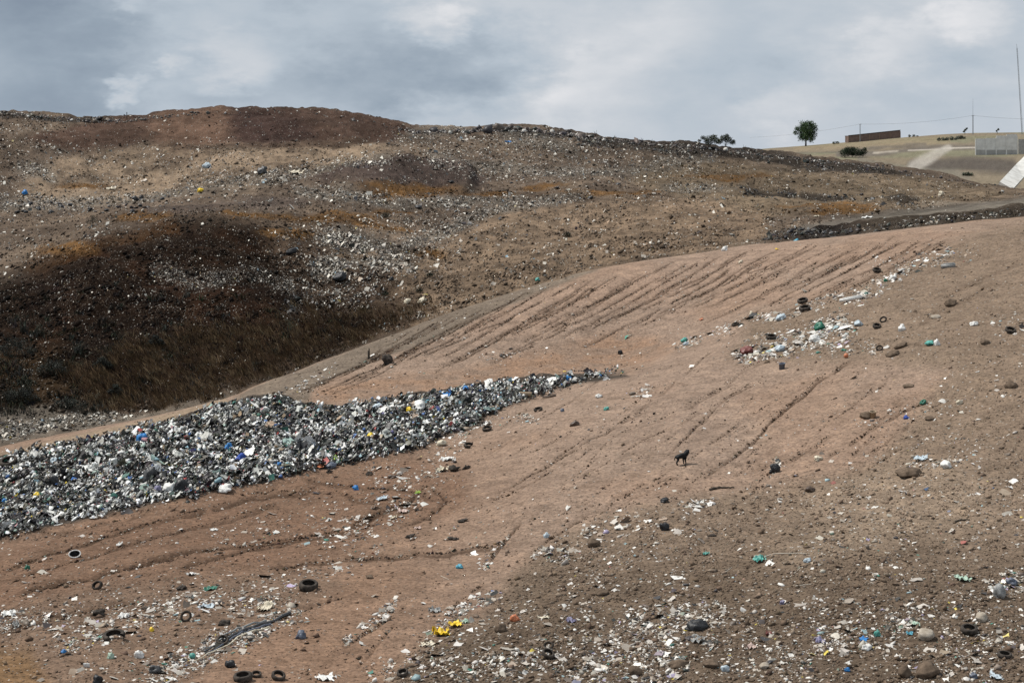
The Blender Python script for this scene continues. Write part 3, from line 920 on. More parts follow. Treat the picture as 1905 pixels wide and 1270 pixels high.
def d_lit(px, py):
    w1_ = px + fbm(px, py, 50, 3, 15) * 16; w2_ = py + fbm(px, py, 50, 3, 16) * 9
    d = .010 + .06 * soft_poly(w1_, w2_, GRAVEL, 25) * sstep(py, 480, 1200) + .045 * soft_poly(w1_, w2_, LITTERL, 25)
    d = d + .03 * soft_poly(w1_, w2_, GRAVEL, 20) * sstep(py, 1050, 1200) + .02 * soft_poly(w1_, w2_, ORANGE, 10) + .02 * soft_poly(w1_, w2_, SOILL, 10) + .03 * soft_poly(w1_, w2_, GREYB, 5)
    d = d * (.4 + 1.3 * sstep(fbm(px, py, 60, 3, 19), -.4, .7))
    for pts, a, b, s in PATCHES:
        d = np.maximum(d, s * .85 * soft_line(w1_, w2_, pts, a, b) * (.25 + 1.0 * sstep(fbm(px, py, 14, 2, 23), -.5, .5)))
    return d * (1 - soft_poly(px, py, PILE, 3))


px, py, pos, sl, L = sample(420000, d_lit, (395, 1340), RX, (0,))
n = len(pos); cols = pick(n, LITTER_COLS); sz = powsize(n, .035, .24, 2.3)
pm = np.zeros(n)
for pts, a, b, s_ in PATCHES:
    pm = np.maximum(pm, s_ * soft_line(px, py, pts, a * 1.3, b * 1.3))
sz = sz * (1 + .75 * pm * sstep(1150 - py, 0, 250))
dusty = rng.uniform(0, 1, n) < .45 - .2 * pm
cols[dusty] = cols[dusty] * .5 + np.array((.13, .10, .075))
half = rng.uniform(0, 1, n) < .35
scatter('litter', M_LITTER, T_BAG, pos[half], sz[half] * .8, cols[half], (.3, .7), .3, (sl[0][half], sl[1][half]), label='small crumpled litter strewn over the near brown slopes')
scatter('litter_scraps', M_LITTER, T_SHEET, pos[~half], sz[~half], cols[~half], (.15, .5), .3, (sl[0][~half], sl[1][~half]), sink=.1, label='pale paper and plastic scraps strewn over the near brown slopes')


# 3 clods and pebbles
def d_clod(px, py):
    w1_ = px + fbm(px, py, 50, 3, 15) * 16; w2_ = py + fbm(px, py, 50, 3, 16) * 9
    g = soft_poly(w1_, w2_, GRAVEL, 30)
    d = .065 + g * (.14 + .40 * sstep(py, 650, 1150)) + .13 * soft_poly(w1_, w2_, LITTERL, 20) + .08 * soft_poly(w1_, w2_, SOILL, 20) + .10 * soft_poly(w1_, w2_, ORANGE, 10) + .08 * soft_poly(w1_, w2_, GREYB, 6)
    return d * (.6 + .7 * sstep(fbm(px, py, 40, 3, 29), -.5, .6)) * (1 - soft_poly(px, py, PILE, 2))


px, py, pos, sl, L = sample(235000, d_clod, (395, 1340), RX, (0,))
n = len(pos); sz = powsize(n, .03, .20, 2.5)
gc = ground_colour(px, py, pos[:, 0], pos[:, 1], np.zeros(n, int))
cols = pick(n, SOIL_COLS) * .45 + gc * .55 * rng.uniform(.55, 1.6, (n, 1))
scatter('clods', M_CLOD, T_CLOD, pos, sz, cols, (.4, .9), .4, sl, sink=.25, label='loose clods and pebbles over the earth slopes')
# dark clods caught in the rills
R = np.array(RILLS)
R = R[(rng.uniform(0, 1, len(R)) < np.clip(R[:, 2] * .24, 0, .3)) & (np.hypot(R[:, 0] * 0, 0) == 0)]
rx_ = R[:, 0] + rng.normal(0, 1.3, len(R)); ry_ = R[:, 1] + rng.normal(0, .8, len(R))
X, Y, Z, sx, sy, L, ok = locate(rx_, ry_)
ok &= (L == 0)
pos = np.stack([X, Y, Z], -1)[ok]; n = len(pos)
scatter('rill_clods', M_CLOD, T_CLOD, pos, powsize(n, .035, .12, 2.2), pick(n, [(60, (.06, .04, .028)), (25, (.13, .085, .055)), (7, (.5, .46, .4)), (8, (.03, .028, .025))]), (.4, .9), .4, (sx[ok], sy[ok]), label='dark clods and bits caught along the rills')


# 4 rubbish over the dump hill
def d_hill(px, py):
    w1_ = px + fbm(px, py, 60, 3, 45) * 20; w2_ = py + fbm(px, py, 60, 3, 46) * 7
    d = .035 + .17 * sstep(fbm(px, py * 2.5, 60, 4, 47), 0, .6) + .24 * sstep(fbm(px, py * 3, 22, 3, 48), .15, .6)
    d = d * (1 - .75 * soft_poly(w1_, w2_, TOPM, 8)) * (1 - .65 * soft_poly(w1_, w2_, MOUND2, 6)) * (1 - .45 * soft_poly(w1_, w2_, TANM, 8)) * (1 - .97 * soft_poly(px, py, ROAD, 3))
    dm_ = soft_poly(w1_, w2_, DARKM, 20)
    d = d * (1 - .35 * dm_) * (1 - .6 * dm_ * sstep(py, 540, 640)) * (1 - .6 * soft_line(px, py, [(60, 520), (200, 460), (420, 415), (560, 430)], 20, 20))
    d = d + .14 * soft_poly(w1_, w2_, [(560, 420), (880, 380), (760, 500), (700, 560), (560, 560)], 20)
    d = d + .34 * soft_poly(w1_, w2_, [(740, 245), (1050, 245), (1320, 285), (1300, 335), (900, 335), (720, 290)], 10)
    for pts, a, b in WHITES:
        d = np.maximum(d, .95 * soft_line(w1_, w2_, pts, a, b) * (.5 + .6 * sstep(fbm(px, py, 16, 2, 49), -.5, .5)))
    return np.clip(d, 0, 1)


px, py, pos, sl, L = sample(700000, d_hill, (200, 840), RX, (1,))
n = len(pos); cols = pick(n, HILL_COLS); sz = powsize(n, .07, .36, 2.4) * rng.choice([1, 1.35], n, p=[.95, .05])
dmk = soft_poly(px, py, DARKM, 20)
sz = sz * (1 - .45 * dmk) * .85
# dull, dust-covered pieces rather than all bright ones
dull = rng.uniform(0, 1, n) < .5 + .2 * dmk
cols[dull] = cols[dull] * .45 + ground_colour(px[dull], py[dull], pos[dull, 0], pos[dull, 1], np.ones(int(dull.sum()), int)) * .7
half = rng.uniform(0, 1, n) < .4
scatter('hill_litter', M_LITTER, T_CLOD, pos[half], sz[half] * .85, cols[half], (.4, .8), .4, (sl[0][half], sl[1][half]), label='rubbish and stones speckling the dump hill')
scatter('hill_scraps', M_LITTER, [templ_sheet(2, .3, 60 + s) for s in range(6)] + T_SHEET[:2], pos[~half], sz[~half], cols[~half], (.3, .9), .6, (sl[0][~half], sl[1][~half]), sink=0, label='pale scraps and sheets speckling the dump hill')

# rough clods and tufts that break up the hill's surface
px, py, pos, sl, L = sample(190000, lambda a, b: (.14 + .55 * sstep(fbm(a, b * 2.2, 34, 4, 147), -.15, .5)) * (1 - .8 * soft_poly(a, b, TOPM, 8)) * (1 - .7 * soft_poly(a, b, MOUND2, 8)) * (1 - soft_poly(a, b, ROAD, 2)), (200, 830), RX, (1,))
n = len(pos)
gc = ground_colour(px, py, pos[:, 0], pos[:, 1], np.ones(n, int))
scatter('hill_clods', M_CLOD, T_CLOD, pos, powsize(n, .08, .42, 2.4), gc * rng.choice([.3, .55, .85, 1.3, 1.8], n, p=[.3, .25, .2, .15, .1])[:, None] * rng.uniform(.8, 1.2, (n, 1)), (.4, 1.0), .4, sl, sink=.2, label='rough clods and tufts breaking up the dump hill')


def d_black(px, py):
    d = np.zeros_like(px)
    w2_ = py + fbm(px, py, 40, 3, 55) * 4
    for pts, a, b in BLACKS:
        d = np.maximum(d, .8 * soft_line(px, w2_, pts, a, b) * sstep(fbm(px, py * 2, 22, 3, 56), -.45, .35))
    d = np.maximum(d, .8 * soft_poly(px, w2_, [(1415, 452), (1440, 430), (1480, 424), (1530, 432), (1640, 428), (1640, 436), (1540, 444), (1450, 456)], 3))
    d = np.maximum(d, .12 * L_bank(px, py) * sstep(px, 1500, 1560))
    d = np.maximum(d, .22 * soft_poly(px, w2_, [(30, 370), (330, 370), (250, 395), (30, 400)], 8))
    return d


px, py, pos, sl, L = sample(150000, d_black, (200, 640), RX, (1,))
n = len(pos); sz = powsize(n, .09, .46, 2.3)
scatter('dark_rubbish', M_LITTER, T_BAG[:4] + T_SHEET[:5], pos, sz, pick(n, BLACK_COLS), (.5, 1.0), .5, sl, label='black bags and dark debris along the banks of the dump hill')

# lumps that ruffle the skyline of the dump
px = rng.uniform(-90, 1905, 3600)
cr = np.interp(px, [p[0] for p in LINES[10][0]], [p[1] for p in LINES[10][0]])
wgt = np.interp(px, [-90, 100, 200, 330, 400, 700, 760, 900, 1100, 1300, 1700, 1905], [.8, .8, .7, .4, .05, .1, .5, 1, 1, .7, .2, .1])
keep = rng.uniform(0, 1, len(px)) < wgt
px, cr = px[keep], cr[keep]
X, Y, Z, sx, sy, L, ok = locate(px, cr + rng.uniform(1, 7, len(px)))
ok &= (L == 1)
pos = np.stack([X, Y, Z], -1)[ok]; n = len(pos)
scatter('skyline_rubbish', M_LITTER, T_BAG, pos, powsize(n, .12, .75, 2.6) * np.interp(px[ok], [700, 860, 1000, 1150, 1300], [1, 1.7, 1.6, 1.2, 1]), pick(n, [(40, (.035, .03, .027)), (30, (.11, .085, .07)), (12, (.5, .48, .44)), (18, (.075, .055, .043))]), (.5, .9), .5, (sx[ok], sy[ok]), label='lumpy rubbish ruffling the skyline of the dump')


# 5 dry grass and weeds of the valley side
def blades(name, px, py, hgt, wid, cols, label, lean=.5, layers=(1,), stalks=7, bend_dir=None):
    X, Y, Z, sx, sy, L, ok = locate(px, py)
    ok &= np.isin(L, layers)
    P = np.stack([X, Y, Z], -1)[ok]; hgt = hgt[ok]; cols = cols[ok]
    P = np.repeat(P, stalks, 0); H = np.repeat(hgt, stalks) * rng.uniform(.5, 1.2, len(P)); Cc = np.repeat(cols, stalks, 0) * rng.uniform(.6, 1.5, (len(P), 1))
    n = len(P)
    P[:, 0] += rng.normal(0, .25, n); P[:, 1] += rng.normal(0, .25, n)
    a = rng.uniform(0, 2 * np.pi, n); ld = rng.normal(0, lean, (n, 2))
    if bend_dir is not None:
        ld += np.array(bend_dir)
    dx, dy = np.cos(a) * wid, np.sin(a) * wid
    base1 = P + np.stack([dx, dy, -.05 + 0 * dx], -1); base2 = P - np.stack([dx, dy, .05 + 0 * dx], -1)
    m1 = P + np.stack([ld[:, 0] * H * .4 + dx * .7, ld[:, 1] * H * .4 + dy * .7, H * .6], -1)
    m2 = P + np.stack([ld[:, 0] * H * .4 - dx * .7, ld[:, 1] * H * .4 - dy * .7, H * .6], -1)
    tip = P + np.stack([ld[:, 0] * H, ld[:, 1] * H, H * .9], -1)
    V = np.stack([base1, base2, m1, m2, tip], 1).reshape(-1, 3)
    b = np.arange(n)[:, None, None] * 5
    Fc = (np.array([(0, 1, 3), (0, 3, 2), (2, 3, 4)])[None] + b).reshape(-1, 3)
    me = mesh_from(name, V, Fc, M_GRASS, np.repeat(np.clip(Cc, .004, .6), 5, 0))
    return tag(link(name, me), label, None, None, 'stuff')


def d_grass(px, py):
    w1_ = px + fbm(px, py, 60, 3, 65) * 20; w2_ = py + fbm(px, py, 60, 3, 66) * 10
    d = soft_poly(w1_, w2_, [(200, 760), (120, 700), (250, 640), (480, 600), (560, 570), (740, 580), (820, 570), (740, 612), (560, 690), (440, 738), (330, 765)], 18)
    return d * (.4 + .7 * sstep(fbm(px, py, 30, 3, 67), -.5, .4))


px, py, pos, sl, L = sample(16000, d_grass, (540, 790), (-90, 900), (1,))
n = len(px)
cols = pick(n, [(40, (.10, .062, .034)), (38, (.19, .125, .07)), (18, (.045, .03, .02)), (8, (.30, .22, .13))])
blades('dry_grass', px, py, rng.uniform(.5, 1.25, n), .02, cols, 'tall dry brown grass bending on the dark valley side', .35, bend_dir=(-.55, -.2), stalks=9)


def d_scrub(px, py):
    w1_ = px + fbm(px, py, 60, 3, 75) * 20; w2_ = py + fbm(px, py, 60, 3, 76) * 14
    d = soft_poly(w1_, w2_, [(-90, 560), (60, 580), (110, 640), (240, 660), (260, 720), (200, 765), (-90, 770)], 20) * .8
    d = np.maximum(d, .25 * soft_poly(w1_, w2_, DARKM, 20) * sstep(py, 500, 620))
    return d * sstep(fbm(px, py, 36, 3, 77), -.25, .4)


px, py, pos, sl, L = sample(9000, d_scrub, (430, 790), (-90, 900), (1,))
n = len(px)
blades('weeds', px, py, rng.uniform(.3, 1.0, n), .045, pick(n, [(50, (.022, .024, .019)), (30, (.04, .042, .034)), (20, (.05, .036, .024))]), 'dark grey green weeds in the shadowy hollow at left', .7, stalks=12)


def d_tuft(px, py):
    d = .10 * soft_poly(px, py, TANM, 10) + .12 * soft_poly(px, py, RIGHTG, 10) + .08 * soft_poly(px, py, TANS, 10) * sstep(px, 380, 480)
    for cx, cy, rx, ry in OCHRE:
        d = np.maximum(d, .5 * (1 - sstep(np.sqrt(((px - cx) / rx) ** 2 + ((py - cy) / ry) ** 2), .7, 1.1)))
    return d


px, py, pos, sl, L = sample(60000, d_tuft, (240, 620), RX, (1,))
n = len(px)
gc = ground_colour(px, py, pos[:, 0], pos[:, 1], np.ones(n, int))
blades('stubble_grass', px, py, rng.uniform(.12, .4, n), .035, gc * rng.uniform(.6, 1.35, (n, 1)), 'short dry stubble in ochre and tan patches on the dump hill', .7, stalks=4)

# OBJECTS
# ================================================================== things one can point to


def tube(pts, radii, seg=6, cap=True):
    """vertices and faces of a tube along points"""
    V, Fc = [], []
    n = len(pts)
    for i, p in enumerate(pts):
        p = Vector(p)
        d = (Vector(pts[min(i + 1, n - 1)]) - Vector(pts[max(i - 1, 0)])).normalized()
        up = Vector((0, 0, 1)) if abs(d.z) < .9 else Vector((1, 0, 0))
        a = d.cross(up).normalized(); b = a.cross(d)
        for k in range(seg):
            t = 2 * math.pi * k / seg
            V.append(p + (a * math.cos(t) + b * math.sin(t)) * radii[i])
    for i in range(n - 1):
        for k in range(seg):
            k2 = (k + 1) % seg
            Fc.append((i * seg + k, i * seg + k2, (i + 1) * seg + k2, (i + 1) * seg + k))
    if cap:
        Fc.append(tuple(range(seg))[::-1]); Fc.append(tuple((n - 1) * seg + k for k in range(seg)))
    return V, Fc


class MB:
    def __init__(self):
        self.V, self.F = [], []

    def add(self, V, Fc):
        b = len(self.V)
        self.V += [Vector(v) for v in V]; self.F += [tuple(i + b for i in f) for f in Fc]
        return self

    def box(self, c, s, rz=0.0):
        cx, cy, cz = c; hx, hy, hz = s[0] / 2, s[1] / 2, s[2] / 2
        ca, sa = math.cos(rz), math.sin(rz)
        V = []
        for z in (-hz, hz):
            for x, y in ((-hx, -hy), (hx, -hy), (hx, hy), (-hx, hy)):
                V.append((cx + x * ca - y * sa, cy + x * sa + y * ca, cz + z))
        return self.add(V, [(3, 2, 1, 0), (4, 5, 6, 7), (0, 1, 5, 4), (1, 2, 6, 5), (2, 3, 7, 6), (3, 0, 4, 7)])

    def build(self, name, mat, parent=None, smooth=False):
        me = bpy.data.meshes.new(name)
        me.from_pydata([v[:] for v in self.V], [], self.F)
        if smooth:
            me.polygons.foreach_set('use_smooth', [True] * len(me.polygons))
        me.update()
        me.materials.append(mat)
        return link(name, me, parent)


def crumple(seed, sub=3, amp=.3, creases=.22):
    """a crumpled sack: sphere pulled about by two scales of ridged noise, flat underneath"""
    V, Fc = ico(sub)
    off = Vector((seed * 3.7, seed * 1.3, seed * 2.9))
    out = []
    for v in V:
        p = Vector(v)
        a = mnoise.noise(p * 1.3 + off); b = abs(mnoise.noise(p * 2.8 + off * 1.7)); c = abs(mnoise.noise(p * 5.5 + off))
        p = p * (1 + amp * 1.7 * a - creases * 2.4 * b + creases * 1.5 * c) + Vector((mnoise.noise(p * 4 + off), mnoise.noise(p * 4 - off), 0)) * .16
        if p.z < -.45:
            p.z = -.45 + (p.z + .45) * .2
        out.append(p)
    return np.array([p[:] for p in out]), Fc


def cloth_mesh(seed, n=19, amp=.30):
    """a rumpled torn sheet with some thickness of folds"""
    off = seed * 5.1
    V = []
    for j in range(n):
        for i in range(n):
            x, y = i / (n - 1) * 2 - 1, j / (n - 1) * 2 - 1
            e = 1 + .35 * mnoise.noise(Vector((math.atan2(y, x) * 1.2 + off, 2.0, off)))
            x2, y2 = x * e, y * e * (.75 + .25 * mnoise.noise(Vector((x * 2, off, 0))))
            z = amp * (abs(mnoise.noise(Vector((x * 1.6 + off, y * 1.6, 0)))) * 1.6 + abs(mnoise.noise(Vector((x * 2.6 + off, y * 2.6, 3)))) * .6)
            V.append((x2 + .18 * mnoise.noise(Vector((y * 3, off, 1))), y2, z))
    i = np.arange(n * n).reshape(n, n)
    q = np.stack([i[:-1, :-1], i[:-1, 1:], i[1:, 1:], i[1:, :-1]], -1).reshape(-1, 4)
    keep = []
    for a in q:
        c = np.mean([V[k] for k in a], 0)
        if math.hypot(c[0], c[1]) < .85 + .75 * mnoise.noise(Vector((c[0] * 3 + off, c[1] * 3, 9))):
            keep.append(a)
    return np.array(V), np.array(keep)


def rock_mesh(seed):
    V, Fc = ico(3)
    off = Vector((seed * 2.3, seed * 7.1, seed))
    r = random.Random(seed)
    planes = [(Vector((r.uniform(-1, 1), r.uniform(-1, 1), r.uniform(-.3, 1))).normalized(), r.uniform(.62, .9)) for _ in range(9)]
    out = []
    for v in V:
        p = Vector(v)
        for nrm, dd in planes:
            t = p.dot(nrm) - dd
            if t > 0:
                p -= nrm * t * .9
        p *= 1 + .22 * mnoise.noise(p * 1.8 + off) + .10 * mnoise.noise(p * 5 + off)
        out.append(p[:])
    return np.array(out), Fc


def tyre_mesh(R=.32, W=.20, rim=.20):
    """one body: tread with grooves, rounded shoulders, hollow inside"""
    seg = 40
    prof = [(rim, -.42), (rim + .02, -.5), ((R + rim) / 2, -.56), (R - .03, -.48), (R - .005, -.36), (R, 0), (R - .005, .36), (R - .03, .48), ((R + rim) / 2, .56), (rim + .02, .5), (rim, .42),
            (rim + .015, .38), ((R + rim) / 2 + .02, .45), (R - .03, .3), (R - .03, -.3), ((R + rim) / 2 + .02, -.45), (rim + .015, -.38)]
    V, Fc = [], []
    for s in range(seg):
        a = 2 * math.pi * s / seg
        for j, (rad, w_) in enumerate(prof):
            rr_ = rad - (.010 if (4 <= j <= 6 and s % 2) else 0)
            V.append((math.cos(a) * rr_, math.sin(a) * rr_, w_ * W))
    m_ = len(prof)
    for s in range(seg):
        for j in range(m_):
            Fc.append((s * m_ + j, ((s + 1) % seg) * m_ + j, ((s + 1) % seg) * m_ + (j + 1) % m_, s * m_ + (j + 1) % m_))
    return np.array(V), np.array(Fc)


def place_mesh(name, V, Fc, mat, px, py, w, h, deep=1.0, spin=0.0, tilt=(0, 0), sink=.25, smooth=True, slope_k=.8, align=True):
    """puts a unit mesh (about 2 across) on the ground under (px, py), w x h photo pixels large"""
    pos, mpp, (sx, sy) = spot(px, py + h * .35)
    V = np.asarray(V, float)
    R_ = Euler((tilt[0], tilt[1], spin)).to_matrix()
    Vr = V @ np.array(R_).T
    lo, hi = Vr.min(0), Vr.max(0)
    sxx = w * mpp / (hi[0] - lo[0]); szz = h * mpp / (hi[2] - lo[2])
    syy = sxx * deep
    Vr = Vr * np.array([sxx, syy, szz])
    if align:
        Vr[:, 2] += Vr[:, 0] * max(-1, min(1, sx)) * slope_k + Vr[:, 1] * max(-.6, min(.6, sy)) * slope_k
    lo, hi = Vr.min(0), Vr.max(0)
    Vr -= np.array([(lo[0] + hi[0]) / 2, (lo[1] + hi[1]) / 2, lo[2] + (hi[2] - lo[2]) * sink * .5])
    me = mesh_from(name, Vr, Fc, mat, None, smooth)
    o = link(name, me)
    o.location = pos
    return o


PLASTIC = {
    'white': ((.74, .73, .70), (.50, .49, .46)), 'cream': ((.66, .60, .47), (.42, .36, .26)), 'black': ((.022, .022, .024), (.008, .008, .009)), 'blue': ((.025, .20, .50), (.012, .11, .30)),
    'deepblue': ((.03, .09, .42), (.015, .04, .2)), 'cyan': ((.10, .36, .46), (.05, .22, .3)), 'teal': ((.10, .38, .32), (.05, .2, .17)), 'green': ((.02, .16, .10), (.01, .08, .05)), 'lime': ((.33, .48, .06), (.18, .28, .03)),
    'yellow': ((.80, .56, .03), (.6, .40, .02)), 'orange': ((.55, .20, .09), (.38, .12, .06)), 'grey': ((.32, .32, .31), (.18, .18, .17)), 'darkgrey': ((.07, .07, .072), (.035, .035, .035)),
    'pink': ((.52, .40, .35), (.36, .26, .22)), 'violet': ((.20, .19, .29), (.11, .1, .17)), 'red': ((.20, .06, .05), (.10, .03, .025)), 'paleblue': ((.48, .55, .59), (.30, .36, .40)), 'tan': ((.36, .27, .18), (.22, .16, .1)),
    'brown': ((.10, .065, .045), (.05, .032, .022)), 'palegreen': ((.42, .55, .44), (.25, .34, .27)), 'slate': ((.12, .14, .18), (.06, .07, .1)),
}


def plastic(c):
    a, b = PLASTIC[c]
    return solid('plastic_' + c, a, .45, .4, nscale=7, bump=.05, c2=b)


M_RUBBER = solid('rubber', (.085, .070, .058), .9, .15, nscale=5, bump=.004, c2=(.016, .015, .014))
M_ROCK = solid('rock', (.17, .125, .09), .95, .1, nscale=3.5, bump=.06, c2=(.075, .055, .04))
M_PALEROCK = solid('pale_rock', (.42, .37, .31), .95, .1, nscale=3.5, bump=.05, c2=(.25, .21, .16))
M_WOOD = solid('weathered_wood', (.10, .085, .07), .9, .1, nscale=9, bump=.01, c2=(.035, .028, .022))
M_PALEWOOD = solid('pale_stick', (.48, .43, .36), .9, .1, nscale=9, bump=.01)
M_CONCRETE = solid('concrete', (.38, .37, .35), .9, .15, nscale=1.5, bump=.01, c2=(.30, .29, .275))
M_WHITEWALL = solid('whitewashed_slope', (.60, .59, .56), .9, .15, nscale=.35, c2=(.42, .405, .375))
M_BRICK = solid('hazed_brick', (.19, .135, .115), .95, .1, nscale=.9, bump=.02, c2=(.145, .105, .09))  # brick colour greyed to carry distance haze
M_COPING = solid('dark_coping', (.06, .05, .048), .9, .1)
M_METAL = solid('galvanised_metal', (.22, .23, .24), .6, .4)
M_CABLE = solid('cable', (.28, .30, .32), .7, .2)
M_BARK = solid('bark', (.075, .06, .048), .95, .1, nscale=12, bump=.01)
M_FUR = solid('black_fur', (.010, .010, .011), .7, .25, nscale=30, bump=.004, c2=(.005, .005, .006))

